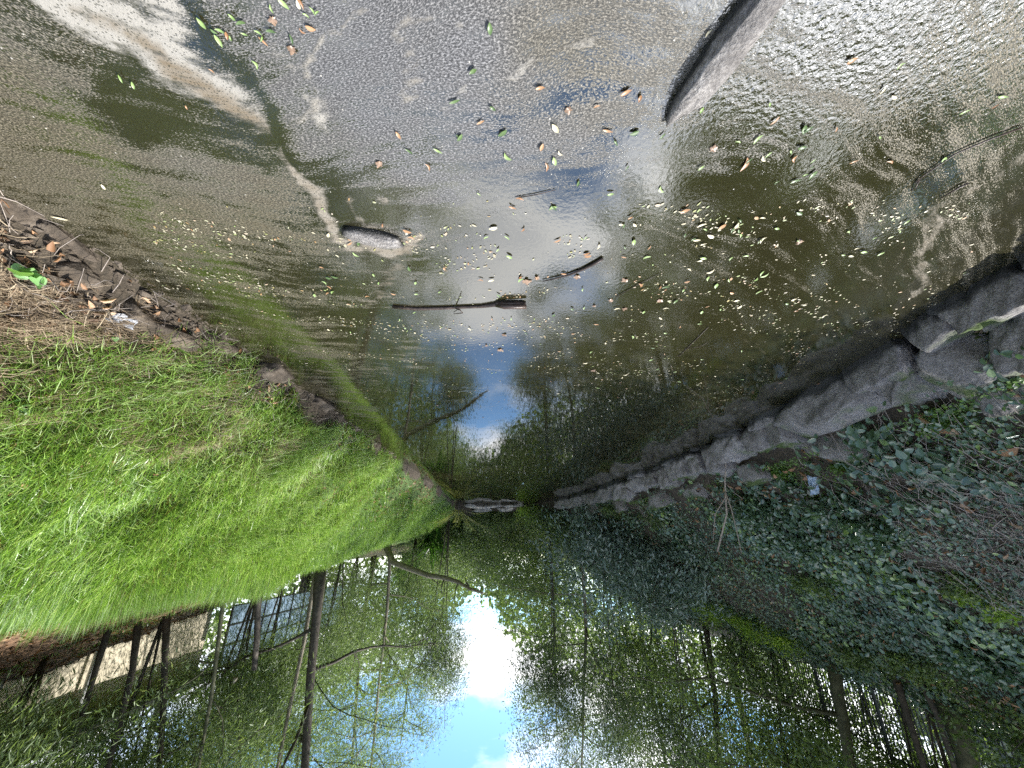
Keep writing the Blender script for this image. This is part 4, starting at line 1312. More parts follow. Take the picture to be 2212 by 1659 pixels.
def build_shrubs():
    g = 'shrubs closing the far end of the pond'
    shrub('shrub', 'big blue-green shrub with crescent leaves hanging over the far stones', 'shrub', -3.9, 16.8, 71, 2.6, 2.2, 2.4, 8000, 'blue', (.12, .22), (.26, .4), .5, group=g, z=.9, zc=.2, hexa=True)
    shrub('shrub', 'smaller blue-green shrub beside the big one, higher on the slope', 'shrub', -5.6, 15.0, 72, 1.6, 1.6, 1.7, 4200, 'blue', (.11, .20), (.26, .4), .5, group=g, zc=.2, hexa=True)
    shrub('shrub', 'dense green shrub over the pale rock ledge', 'shrub', .2, 24.0, 73, 2.4, 1.8, 2.0, 9000, 'dense', (.08, .16), (.35, .55), .2, group=g, zc=.2)
    shrub('shrub', 'low leafy shrub trailing over the top of the pale rock ledge', 'shrub', .9, 22.2, 83, 1.5, .8, .6, 5200, 'dense', (.07, .14), (.35, .55), .5, group=g, zc=.35)
    shrub('shrub', 'low bright shrub dipping into the water left of the stone wall end', 'shrub', -1.2, 20.9, 84, 1.0, .8, .5, 3600, 'lime', (.05, .10), (.35, .55), .5, group=g, z=.15, zc=.2)
    shrub('shrub', 'grey-green bush behind the strap-leaved plants', 'shrub', 2.2, 26.0, 74, 2.2, 1.8, 2.3, 8000, 'gum', (.09, .17), (.25, .4), .3, group=g, zc=.2)
    shrub('shrub', 'leafy bush trailing low over the water at the end of the stones', 'shrub', -2.3, 20.2, 75, 1.8, 1.6, 1.3, 7000, 'dense', (.07, .13), (.35, .55), .3, group=g, z=.3, zc=.1)
    shrub('shrub', 'tall green bush standing in the middle behind the ledge shrub', 'shrub', -1.2, 28.0, 76, 3.0, 2.2, 3.0, 10000, 'dense', (.11, .2), (.3, .5), .3, group=g, zc=.3)
    shrub('shrub', 'light green bush below the leaning dead branch', 'shrub', 4.2, 24.5, 77, 2.2, 2.0, 2.0, 8000, 'feather', (.10, .18), (.2, .35), .3, group=g, zc=.3)
    shrub('shrub', 'broad olive bush under the tall feathery tree', 'shrub', 5.0, 30.0, 78, 3.2, 2.4, 3.0, 10000, 'feather', (.12, .22), (.2, .35), .3, group=g, zc=.3)
    shrub('shrub', 'dark bush high on the shaded bank behind the blue-green shrubs', 'shrub', -6.8, 21.5, 79, 2.6, 2.4, 2.4, 9000, 'dense', (.10, .18), (.35, .5), .3, group=g, zc=.3)
    shrub('shrub', 'ivy-hung bush at the head of the creeper strip with painted sunlight', 'shrub', -8.6, 17.0, 80, 1.6, 1.6, 1.4, 5000, 'dense', (.08, .14), (.4, .6), .3, group=g, zc=.3)
    shrub('shrub', 'low bright bush under the railings at the right edge', 'shrub', -9.2, 8.6, 81, .9, 1.4, .9, 3000, 'dense', (.07, .12), (.4, .6), .2, zc=.3)
    shrub('shrub', 'loose bush at the foot of the cream wall by the left edge', 'shrub', 8.6, 6.8, 82, .9, 1.3, .9, 3000, 'feather', (.08, .14), (.2, .35), .3, zc=.3)


build_shrubs()


def mounds():
    r = random.Random(61)
    g = 'creeper mounds on the shaded slope'
    for k, (px, py, m, rr, lab) in enumerate(((1800, 1085, 'ivy', .55, 'pale-leaved mound hanging over the stones left of the milky plastic'), (1650, 1090, 'ivy', .6, 'pale-leaved creeper mound behind the bare sapling'), (1900, 1130, 'ivy', .5, 'bluish creeper mound in the middle of the shaded slope'), (1745, 1170, 'ivy', .6, 'bluish creeper mound above the plastic scrap'),
            (1620, 1330, 'lime', .9, 'bright green creeper strip along the top of the slope, its end with sunlight put into the leaf colour'), (1540, 1300, 'lime', .9, 'bright green creeper strip beside the arching limbs, sunlight put into its colour'), (1700, 1370, 'lime', .7, 'yellow-green creeper patch near the foot of the mossy tree, sunlight put into its colour'), (1850, 1400, 'dense', .7, 'leafy green mound under the railings, middle one'), (1990, 1420, 'dense', .7, 'leafy green mound under the railings near the thick trunk'),  # creeper strip: a sunlit patch painted by lime leaf colour, no sun falls there
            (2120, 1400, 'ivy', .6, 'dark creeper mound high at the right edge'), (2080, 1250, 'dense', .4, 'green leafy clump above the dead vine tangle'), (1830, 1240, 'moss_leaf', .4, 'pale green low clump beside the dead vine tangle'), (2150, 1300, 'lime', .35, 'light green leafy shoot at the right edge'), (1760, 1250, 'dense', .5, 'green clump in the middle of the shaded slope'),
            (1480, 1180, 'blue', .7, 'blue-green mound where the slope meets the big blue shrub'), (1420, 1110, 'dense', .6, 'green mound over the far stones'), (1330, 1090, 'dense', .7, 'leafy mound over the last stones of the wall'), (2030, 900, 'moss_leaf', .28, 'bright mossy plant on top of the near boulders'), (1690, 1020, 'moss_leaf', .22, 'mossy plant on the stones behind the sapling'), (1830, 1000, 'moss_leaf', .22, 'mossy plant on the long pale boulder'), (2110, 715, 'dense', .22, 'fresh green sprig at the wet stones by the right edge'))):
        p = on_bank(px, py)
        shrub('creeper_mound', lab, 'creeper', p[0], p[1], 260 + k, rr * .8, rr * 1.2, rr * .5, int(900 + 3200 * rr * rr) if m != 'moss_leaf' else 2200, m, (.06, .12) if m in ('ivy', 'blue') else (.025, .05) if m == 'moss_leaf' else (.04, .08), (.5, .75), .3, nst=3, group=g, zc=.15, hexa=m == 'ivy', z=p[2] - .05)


mounds()


def woods():
    """the far-off wood that closes the view"""
    rng = np.random.default_rng(99)
    n = 60000
    az = rng.uniform(math.radians(-100), math.radians(100), n)
    dist = rng.uniform(36, 58, n)
    x, y = dist * np.sin(az), dist * np.cos(az)
    azd = np.degrees(az)
    gap = np.exp(-((azd - 5) / 5) ** 2)
    top = 8.5 + 4.5 * fbm(azd * .22, dist * .1, 51, 4) - 6.0 * gap
    z = height(x, y) * 0 + 1.5 + top * rng.random(n) ** .8
    tint = np.clip(fbm(azd * .6, z * .5, 53, 3) + rng.normal(0, .15, n), 0, 1)
    l = rng.uniform(.35, .8, n)
    me = leaf_mesh('distant_woods', np.stack([x, y, z], 1), rand_dir(rng, n) + [0, 0, -.3], rand_dir(rng, n) + [0, 0, .6], l, l * .5, tint)
    tag(obj('distant_woods', me, M['dense']), 'far-off green wood closing the view all round', 'woods', kind='stuff')


woods()


# ------------------------------------------------------------------ far plants, branch
def strap_plant(x, y, seed, n, h, label, group):
    rng = np.random.default_rng(seed)
    z = float(height(x, y))
    root = empty('strap_plant', (x, y, z), label, 'plant', group)
    segs = 5
    for part in range(3):
        rows = []
        m = n // 3
        a = rng.uniform(0, 6.28, m); L = rng.uniform(.6, 1.1, m) * h; ln = rng.uniform(.25, .8, m)
        B = np.stack([np.cos(a) * .1, np.sin(a) * .1, np.zeros(m)], 1) + rng.normal(size=(m, 3)) * [.14, .14, 0]
        D = np.stack([np.cos(a), np.sin(a), np.zeros(m)], 1); S = np.stack([-np.sin(a), np.cos(a), np.zeros(m)], 1)
        for k in range(segs + 1):
            t = k / segs
            c = B + np.array([0, 0, 1.0]) * (L * (t - ln * t * t * .7))[:, None] + D * (L * ln * t ** 1.7)[:, None]
            w = .024 * (1 - t ** 2 * .9) * h
            rows += [c - S * w, c + S * w]
        V = np.stack(rows, 1).reshape(-1, 3)
        o = np.arange(m)[:, None] * (2 * segs + 2)
        q = np.concatenate([o + np.array([[2 * s, 2 * s + 1, 2 * s + 3, 2 * s + 2]]) for s in range(segs)])
        obj('leaf_fan', mesh_np('leaf_fan', V, [q], True, {'tint': np.repeat(np.clip(rng.normal(.4, .25, m), 0, 1), 2 * segs + 2)}), M['strap'], root)
    return root


def far_plants():
    g = 'strap-leaved plants at the far end of the grass'
    for (px, py, x, s, h, lab) in ((905, 1165, 3.7, 1, 1.6, 'clump of dark upright strap leaves at the end of the grass slope'), (935, 1140, 3.3, 2, 1.5, 'low clump of strap leaves nearest the far water edge'), (880, 1195, 4.2, 3, 1.6, 'clump of strap leaves beside the foot of the dead branch'), (985, 1125, 2.75, 4, 1.3, 'small clump of strap leaves by the pale rock ledge')):
        p = on_bank(px, py)
        strap_plant(p[0], p[1], s, 120, h * p[1] / 13.0, lab, g)
    # cycad
    x, y = 2.75, 20.9
    root = empty('cycad', (x, y, float(height(x, y))), 'small cycad with stiff pale fronds below the dead branch', 'plant')
    mb = MB(); mb.tube(np.array([[0, 0, -.1], [0, 0, .2], [0, 0, .42]]), [.16, .17, .12], 9)
    obj('trunk', mb.mesh('trunk'), M['bark_dark'], root)
    r = random.Random(4); rng = np.random.default_rng(4)
    for k in range(14):
        a = k * .449 * 1.0 + r.uniform(-.1, .1)
        dv = np.array([math.cos(a), math.sin(a), r.uniform(.6, 1.5)])
        pts = limb_path(r, (0, 0, .4), dv, r.uniform(1.5, 2.1), 12, .02, -.06)
        B, D = [], []
        for i in range(2, 13):
            tn = norm(pts[i] - pts[i - 1]); sd = norm(np.cross(tn, [0, 0, 1.0]))
            for f in (0, .33, .66):
                for sg in (-1, 1):
                    B.append(pts[i - 1] + (pts[i] - pts[i - 1]) * f); D.append(sd * sg + tn * .55 + np.array([0, 0, .25]))
        B, D = np.array(B), np.array(D); n = len(B)
        obj('frond', leaf_mesh('frond', B, D, np.tile([0, 0, 1.0], (n, 1)), np.full(n, .19), np.full(n, .022), np.full(n, r.uniform(.3, 1.0))), M['frond'], root)
    # the leaning dead branch
    pl = [PY(a, b, 17.5 - .6 * i) for i, (a, b) in enumerate(((820, 1196), (850, 1215), (885, 1228), (925, 1243), (960, 1248), (990, 1257), (1015, 1272), (1042, 1281)))]
    pl[0][2] = float(height(pl[0][0], pl[0][1])) - .05 if abs(float(height(pl[0][0], pl[0][1])) - pl[0][2]) < 1.2 else pl[0][2]
    pts = np.array(pl); b = pts[0].copy()
    root = empty('dead_branch', tuple(b), 'long bare brown branch leaning out from the grass over the far plants', 'branch')
    mb = MB(); mb.tube(pts - b, np.linspace(.13, .035, len(pts)), 8)
    obj('stem', mb.mesh('stem'), M['bark_pale'], root)
    for (i, dx, dy, dz) in ((4, .05, -.1, .5), (5, .1, 0, .55), (3, -.5, .1, .35), (6, .2, .1, -.4)):
        s = pts[i] - b
        mb = MB(); mb.tube(np.array([s, s + np.array([dx, dy, dz]) * .5 + [.04, 0, 0], s + np.array([dx, dy, dz])]), [.03, .02, .008], 6)
        obj('side_twig', mb.mesh('side_twig'), M['bark_dark'], root)


far_plants()


# ------------------------------------------------------------------ building, glass fence, railings, car
def wall_run(x0, y0, x1, y1, z0, z1, th):
    """box standing on a line in the plan"""
    a, b = np.array([x0, y0]), np.array([x1, y1])
    d = (b - a) / np.linalg.norm(b - a); nn = np.array([-d[1], d[0]]) * th / 2
    v = []
    for z_ in (z0, z1):
        for p in (a - nn, b - nn, b + nn, a + nn):
            v.append((p[0], p[1], z_ if np.isscalar(z_) else z_[0]))
    return v, [(0, 3, 2, 1), (4, 5, 6, 7), (0, 1, 5, 4), (1, 2, 6, 5), (2, 3, 7, 6), (3, 0, 4, 7)]


def building():
    X0 = 10.6
    y0, y1 = 4.0, 16.2
    zb = 4.0
    root = empty('building', (X0, 10.0, zb), 'low cream rendered building with dark eaves half hidden behind the tree trunks', 'building')
    o = np.array([X0, 10.0, zb])

    def bx(name, lo, hi, mat):
        mb = MB(); mb.box(np.array(lo) - o, np.array(hi) - o)
        return obj(name, mb.mesh(name, False), mat, root)
    bx('wall', (X0, y0, zb), (X0 + 5.0, 9.8, 5.75), M['cream'])
    bx('wall', (X0 + .35, 9.8, zb), (X0 + 5.0, y1, 6.1), M['cream'])
    bx('eave', (X0 - .5, y0 - .4, 5.752), (X0 + 5.2, 9.9, 5.93), M['dark_metal'])
    bx('eave', (X0 - .2, 9.905, 6.102), (X0 + 5.2, y1 + .3, 6.26), M['dark_metal'])
    bx('roof', (X0 - .3, y0 - .2, 5.932), (X0 + 5.2, 9.9, 6.5), M['white'])
    bx('plinth', (X0 - .04, y0, zb - .3), (X0 - .002, 9.795, 4.75), M['concrete'])
    # downpipe with a white bend
    mb = MB(); mb.tube(np.array([(X0 + .22, 11.95, 6.05), (X0 + .1, 11.95, 5.85), (X0 + .2, 11.95, 5.6), (X0 + .22, 11.95, 4.2)]) - o, .045, 8)
    obj('downpipe', mb.mesh('downpipe'), M['white'], root)


building()


def glass_fence():
    # dark grid with pale blue panes, from the building end towards the main trunk
    a, b = np.array([10.3, 16.3]), np.array([9.6, 24.5])
    z0 = 4.05
    root = empty('glass_fence', (a[0], a[1], z0), 'dark-framed glass fence with pale blue panes running on from the cream building', 'fence')
    d = (b - a) / np.linalg.norm(b - a); Ln = np.linalg.norm(b - a)
    nb = 9; H = 1.9
    step = Ln / nb
    pm = MB(); pm.box((-.03, -.03, -.3), (.03, .03, H))
    postm = pm.mesh('post', False)
    rz = math.atan2(d[1], d[0])
    for k in range(nb + 1):
        o = obj('post', postm, M['dark_metal'], root, (d[0] * step * k, d[1] * step * k, 0)); o.rotation_euler[2] = rz
    pg = MB(); pg.box((.035, -.006, .01), (step - .035, .006, .60))
    pane = pg.mesh('pane', False)
    rm = MB(); rm.box((.031, -.022, -.025), (step - .031, .022, .025))
    rail = rm.mesh('rail', False)
    for k in range(nb):
        for j in range(4):
            o = obj('rail', rail, M['dark_metal'], root, (d[0] * step * k, d[1] * step * k, j * .63)); o.rotation_euler[2] = rz
            if j < 3:
                o = obj('pane', pane, M['glass'], root, (d[0] * step * k, d[1] * step * k, j * .63 + .02)); o.rotation_euler[2] = rz


glass_fence()


def railings():
    x = -10.15
    root = empty('railings', (x, 12, 5.2), 'dark vertical bar railings along the top of the shaded slope', 'fence')
    H = 1.75
    pm = MB(); pm.box((-.011, -.011, 0), (.011, .011, H)); barm = pm.mesh('bar', False)
    pm = MB(); pm.box((-.035, -.035, -.3), (.035, .035, H + .08)); postm = pm.mesh('post', False)
    y = 6.6; k = 0
    while y < 20.5:
        z = float(height(x, y)) + .04 - 5.2
        o = obj('post' if k % 18 == 0 else 'bar', postm if k % 18 == 0 else barm, M['dark_metal'], root, (0, y - 12, z))
        y += .125; k += 1
    for hz in (.16, H - .12):
        mb = MB()
        pts = np.array([(0, yy - 12, float(height(x, yy)) + .04 + hz - 5.2) for yy in np.arange(6.6, 20.6, .4)])
        mb.tube(pts + [.03, 0, 0], .018, 4)
        obj('rail', mb.mesh('rail', False), M['dark_metal'], root)


railings()


def car():
    x, y = -15.2, 15.6
    z = float(height(x, y)) + .02
    root = empty('parked_car', (x, y, z), 'pale blue-grey car parked beyond the railings', 'car', rz=math.radians(90))
    # body as a lofted side profile (x along the car), 1.7 wide
    prof = [(-2.1, .35), (-2.15, .75), (-1.95, .95), (-1.3, 1.0), (-.75, 1.42), (.75, 1.46), (1.45, 1.02), (2.0, .92), (2.12, .6), (2.05, .32)]
    ws = [.78, .84, .82, .84, .64, .64, .84, .82, .80, .78]
    V = [(a, w * s, h) for s in (-1, 1) for (a, h), w in zip(prof, ws)]
    n = len(prof)
    mb = MB()
    mb.add(V, [(i, i + 1, n + i + 1, n + i) for i in range(n - 1)] + [(n - 1, 0, n, 2 * n - 1)])
    for s in (0, n):
        c = np.mean([V[s + i] for i in range(n)], axis=0)
        mb.add([V[s + i] for i in range(n)] + [tuple(c)], None, [(i, (i + 1) % n, n) for i in range(n)])
    obj('body', mb.mesh('body', False), M['car_paint'], root)
    for s in (-1, 1):
        mb = MB(); mb.add([(-1.15, s * .86, 1.0), (-.68, s * .69, 1.37), (.7, s * .69, 1.40), (1.3, s * .86, 1.02)], [(0, 1, 2, 3)])
        mb.add([(-1.15, s * .852, 1.0), (-.68, s * .682, 1.37), (.7, s * .682, 1.40), (1.3, s * .852, 1.02)], [(3, 2, 1, 0)])
        obj('side_window', mb.mesh('side_window', False), M['glass'], root)
        for a in (-1.3, 1.32):
            mb = MB(); mb.tube(np.array([(a, s * .70, .32), (a, s * .88, .32)]), .32, 18)
            w = obj('wheel', mb.mesh('wheel', False), M['rubber'], root)
            mb = MB(); mb.tube(np.array([(a, s * .86, .32), (a, s * .895, .32)]), .19, 14)
            obj('hub_cap', mb.mesh('hub_cap', False), M['white'], w)


car()


# ------------------------------------------------------------------ small things on the banks
def crumpled(name, mat, loc, w, l, h, seed, rot, label, cat):
    n = 11
    g = np.linspace(-1, 1, n)
    X, Y = np.meshgrid(g, g, indexing='ij')
    f = fbm(X * 1.6 + seed, Y * 1.6, seed, 4) - .5
    edge = .85 + .3 * fbm(X * 2 + 9, Y * 2, seed + 3, 2)
    Z = f * h * 3 + np.abs(X) * -.2 * h
    # rolled over along one edge so that it is a folded wrapper, not a sheet
    Xr = np.where(X > .2, .2 + (X - .2) * .35, X); Zr = Z + np.where(X > .2, (X - .2) * h * 1.4, 0)
    V = np.stack([Xr * w / 2 * edge, Y * l / 2 * edge, Zr], -1).reshape(-1, 3)
    i, j = np.meshgrid(np.arange(n - 1), np.arange(n - 1), indexing='ij')
    q = np.stack([i * n + j, (i + 1) * n + j, (i + 1) * n + j + 1, i * n + j + 1], -1).reshape(-1, 4)
    o = obj(name, mesh_np(name, V, [q], False), mat, None, loc)
    o.rotation_euler = rot
    so = o.modifiers.new('thickness', 'SOLIDIFY'); so.thickness = .002
    tag(o, label, cat)
    return o


def bank_things():
    p = on_bank(262, 680)
    crumpled('plastic_wrapper', M['wrapper'], (p[0] - .03, p[1], p[2] + .05), .11, .17, .03, 3, (.1, -.5, .5), 'crumpled clear plastic wrapper on the mud of the grassy bank', 'litter')
    p = on_bank(1762, 1030)
    crumpled('plastic_scrap', M['plastic_blue'], (p[0] + .10, p[1], p[2] + .14), .16, .30, .05, 8, (1.2, .2, .9), 'torn milky blue plastic scrap hanging in the ivy above the stones', 'litter')
    # mud clods at the edge
    r = random.Random(31)
    labs = ['dark crumbly mud clod at the water edge by the plastic wrapper', 'rounded brown mud clod under the dry straw', 'lumpy mud block with roots jutting into the water', 'low mud hump where grass tuft meets the water', 'small wet clod at the far bend of the muddy edge',
            'black undercut peat clod below the matted straw', 'mud ledge piece at the left edge of the photo', 'wide flat grey mud slab lying along the waterline']
    for k, (px, py, s, l) in enumerate(((300, 690, .22, .5), (170, 590, .17, .3), (600, 800, .25, .5), (470, 740, .16, .5), (700, 870, .2, .5), (160, 530, .12, .45), (30, 450, .16, .5), (360, 715, .15, .6))):
        p = on_bank(px, py)
        o = obj('mud_clod', rock_mesh('mud_clod', s * 1.1, l * .9, s * .8, 800 + k, n=11, sq=.45, rough=.3), M['mud'], None, (p[0] + .02, p[1], p[2] + .01))
        o.rotation_euler = (r.uniform(-.1, .1), -.4, r.uniform(-.2, .4))
        tag(o, labs[k], 'mud clod', 'mud clods along the sunny waterline')
    # round-leaved weeds
    labs = ['large round-leaved weed by the left edge above the mud', 'round-leaved weed with two leaves beside the mud clods', 'single round weed leaf in the straw near the wrapper', 'round weed leaf low over the dark hollow', 'round weed leaf beside the yellow flower', 'round weed at the top of the straw patch', 'small round weed leaf in the matted green grass', 'round weed leaf between straw and green grass']
    for k, (px, py, s, nl) in enumerate(((45, 570, .055, 3), (85, 575, .04, 2), (247, 708, .022, 1), (320, 795, .03, 2), (402, 780, .026, 2), (55, 850, .04, 3), (245, 835, .025, 2), (325, 878, .035, 2))):
        p = on_bank(px, py)
        root = empty('weed', (p[0], p[1], p[2]), labs[k], 'weed', 'round-leaved weeds on the sunny bank')
        for j in range(nl):
            a = r.uniform(0, 6.28); hh = r.uniform(.06, .13)
            tip = np.array([-.05 + math.cos(a) * .05 * (j > 0), math.sin(a) * .07 * (j > 0), hh])
            mb = MB(); mb.tube(np.array([[0, 0, -.02], tip * .5 + [0, 0, .02], tip]), .0022, 4)
            obj('stalk', mb.mesh('stalk'), M['dry'], root) if False else obj('stalk', mb.mesh('stalk'), M['bark_moss'], root)
            m = 12; an = np.linspace(0, 2 * math.pi, m, endpoint=False)
            rr = s * (1 + .08 * np.cos(3 * an + j)) * np.where(np.abs(an - math.pi) < .3, .55, 1)
            V = np.concatenate([[[0, 0, 0]], np.stack([rr * np.cos(an), rr * np.sin(an), .2 * s * np.cos(2 * an)], 1)])
            f = np.array([(0, 1 + i, 1 + (i + 1) % m) for i in range(m)])
            o = obj('leaf', mesh_np('leaf', V, [f], True, {'tint': np.full(m + 1, r.random())}), M['weed'], root, tuple(tip))
            o.rotation_euler = (r.uniform(-.4, .4), r.uniform(-.9, -.2), a)
    # yellow flower
    p = on_bank(385, 803)
    root = empty('flower', tuple(p), 'tiny yellow flower low in the dark hollow of the bank', 'flower')
    mb = MB(); mb.tube(np.array([[0, 0, -.02], [-.01, 0, .04], [-.03, 0, .08]]), .002, 4); obj('stalk', mb.mesh('stalk'), M['bark_moss'], root)
    for k in range(5):
        a = k * 1.257
        B = np.array([[-.03, 0, .08]]); D = np.array([[math.cos(a) - .3, math.sin(a), .5]])
        obj('petal', leaf_mesh('petal', B, D, np.array([[-.3, 0, 1.0]]), np.array([.017]), np.array([.013]), np.array([.5]), hexa=True), M['flower'], root)
    # bare sapling at the stones
    base = on_bank(1545, 1200)
    base = np.array([-4.75, base[1], 0.0]); base = PX(1550, 1190, -4.9); base[2] = max(base[2], 0)
    root = empty('bare_sapling', tuple(base), 'leafless pale sapling twigs standing at the end of the stone wall', 'sapling')
    q = [PX(1550, 1190, -4.9), PX(1570, 1110, -4.75), PX(1567, 1065, -4.62), PX(1566, 1040, -4.5), PX(1568, 1000, -4.35), PX(1545, 950, -4.2), PX(1505, 925, -4.1)]
    mb = MB(); mb.tube(np.array(q) - base, np.linspace(.022, .006, 7), 6); obj('stem', mb.mesh('stem'), M['twig'], root)
    for ch in ([(1567, 1075, -4.64), (1545, 1110, -4.75), (1540, 1170, -4.8)], [(1545, 1112, -4.75), (1530, 1108, -4.75)], [(1566, 1060, -4.58), (1580, 1100, -4.72), (1592, 1150, -4.8), (1602, 1195, -4.9)], [(1540, 948, -4.2), (1530, 900, -4.1)]):
        mb = MB(); mb.tube(np.array([PX(*c) for c in ch]) - base, np.linspace(.016, .005, len(ch)), 5); obj('twig', mb.mesh('twig'), M['twig'], root)
    # brown leaves that stand out on the shaded side
    g = 'brown dead leaves caught on the ivy and stones'
    for k, (px, py) in enumerate(((1985, 870), (2200, 940), (1905, 845), (1800, 905), (2112, 690), (1705, 1000), (1745, 1010), (1760, 1045), (1840, 1045), (1950, 960), (2010, 985), (1890, 970), (1920, 1060), (2035, 1060), (2085, 1075), (2130, 1020), (2060, 900), (1590, 1040), (1600, 1060), (1655, 1045), (2205, 1110), (2150, 1050))):
        p = on_bank(px, py)
        rng = np.random.default_rng(k)
        d = rand_dir(rng, 2) * [1, 1, .5]
        s = rng.uniform(.10, .17) * (1.3 if k < 2 else 1)
        B = np.array([[0, 0, 0], [0, .01, 0.01]])
        me = leaf_mesh('dead_leaf', B, d, np.array([[.6, .1, .7], [.4, -.3, .8]]), np.full(2, s), np.full(2, s * .55), rng.uniform(.5, 1, 2), hexa=True, fold=.6, curve=.3)
        o = obj('dead_leaf', me, M['litter'], None, (p[0] + .06, p[1], p[2] + .13))
        tag(o, 'curled brown dead leaf caught on the ivy slope' if k > 1 else ('large pale dead leaf hooked upright at the right edge' if k == 1 else 'shrivelled brown leaf on the mossy big boulder'), 'leaf', g)


bank_things()


# ------------------------------------------------------------------ floating sticks and leaves
def sticks():
    def stick(name, pts, rad, label, z=.012, extra=()):
        q = np.array([P(a, b) for a, b in pts]); q[:, 2] = z
        b = q[0].copy()
        root = empty(name, tuple(b), label, 'stick')
        mb = MB(); mb.tube(q - b, rad, 7)
        obj('stem', mb.mesh('stem'), M['wet_wood'], root)
        for e, r in extra:
            w = np.array([P(*c[:2]) + np.array([0, 0, c[2]]) for c in e])
            mb = MB(); mb.tube(w - b, r, 5); obj('twig', mb.mesh('twig'), M['wet_wood'], root)
    stick('floating_stick', [(848, 661), (900, 665), (950, 664), (990, 662), (1040, 660), (1075, 655), (1105, 655), (1136, 654)], [.016, .016, .015, .013, .015, .022, .026, .020],
          'long dark floating branch with a broken thick end in the middle of the sky reflection', .010,
          ((((1070, 656, .01), (1090, 652, .05), (1137, 651, .055)), [.02, .024, .02]), (((1085, 658, .0), (1110, 662, .012), (1137, 664, .012)), [.016, .014, .006]), (((985, 662, .02), (992, 655, .07), (996, 648, .10)), [.006, .005, .003]), (((990, 662, .02), (1000, 668, .04), (980, 676, .01)), [.006, .005, .003])))
    stick('floating_stick', [(1172, 605), (1200, 599), (1230, 591), (1262, 578), (1285, 566), (1302, 556)], [.004, .006, .008, .010, .012, .011],
          'slim dark stick floating at a slant by the brown leaves, thinner at one end', .012, ((((1205, 598, .01), (1203, 594, .03)), [.004, .002]), (((1225, 592, .01), (1228, 588, .03)), [.004, .002])))
    stick('floating_twig', [(1465, 770), (1500, 735), (1530, 705)], [.003, .004, .003], 'thin forked pale twig afloat among the leaves before the stones', .008, ((((1478, 752, .008), (1510, 748, .008), (1530, 738, .01)), [.003, .002, .001]),))
    stick('floating_twig', [(1330, 640), (1380, 612), (1425, 590)], [.003, .003, .002], 'thin green-brown leaf stalk floating beside the orange leaves', .008)
    stick('floating_twig', [(2090, 392), (2070, 402), (2030, 425)], [.006, .006, .003], 'short black twig stuck in the brown scum near the right edge', .012)
    stick('floating_twig', [(1975, 392), (1995, 375), (2060, 330), (2130, 300), (2205, 272)], [.003, .004, .005, .005, .005], 'long brown twig lying in the scum towards the right edge', .012, ((((1985, 385, .01), (1975, 400, .02), (1968, 412, .0)), [.004, .004, .002]),))
    stick('floating_twig', [(1120, 265 + 160), (1160, 418), (1200, 408)], [.003, .003, .002], 'fine pale twig floating above the sky reflection', .008)


sticks()


def leaf_shape(kind, seed, s=1.0):
    """a floating leaf of one kind, about 7 cm long at s = 1; slightly domed, with real rim"""
    rng = np.random.default_rng(seed)
    if kind == 'plane':
        m = 40
        an = np.linspace(0, 2 * math.pi, m, endpoint=False)
        lob = np.abs(np.cos(an * 2.5)) ** .8
        rr = .045 * (.52 + .48 * lob * (.7 + .3 * np.cos(an - seed))) * (1 + .10 * np.cos(9 * an + seed) + .06 * np.cos(17 * an + 2 * seed)) * (1 + .18 * np.cos(an + seed * 2))
        V = np.stack([rr * np.cos(an), rr * np.sin(an), .004 * np.cos(an * 3 + seed) + .004], 1)
        V = np.concatenate([[[0, 0, .007]], V])
        F = [np.array([(0, 1 + i, 1 + (i + 1) % m) for i in range(m)])]
        return V * s, F
    wd = {'lance': .13, 'oval': .22, 'sickle': .15}[kind]
    n = 9
    t = np.linspace(0, 1, n)
    L = .075
    w = wd * L * np.sin(np.pi * np.clip(t, .02, .985) ** .85) ** .8
    bend = {'lance': .06, 'oval': .02, 'sickle': .22}[kind] * L * (1 if seed % 2 else -1)
    cx = (t - .5) * L; cy = bend * (1 - (2 * t - 1) ** 2)
    lift = .004 + .006 * ((t - .5) * 2) ** 2 * (seed % 3 > 0)
    rows = np.stack([np.stack([cx, cy - w, lift + .35 * w], 1), np.stack([cx, cy, lift], 1), np.stack([cx, cy + w, lift + .35 * w], 1)], 1)
    V = rows.reshape(-1, 3)
    q = []
    for i in range(n - 1):
        a = i * 3
        q += [(a, a + 3, a + 4, a + 1), (a + 1, a + 4, a + 5, a + 2)]
    return V * s, [np.array(q)]


def flat_leaf_mat(name, c0, c1, rough=.4):
    m, nt, out = new_mat(name)
    oi = N(nt, 'ShaderNodeObjectInfo')
    f = noise(nt, 60.0, detail=3)
    c = mixc(nt, oi.outputs['Random'], c0, c1)
    c = mixc(nt, mathn(nt, 'MULTIPLY', f, .5), c, tuple(v * .55 for v in c0))
    p = N(nt, 'ShaderNodeBsdfPrincipled')
    nt.links.new(c, p.inputs['Base Color'])
    p.inputs['Roughness'].default_value = rough
    nt.links.new(p.outputs[0], out.inputs['Surface'])
    return m


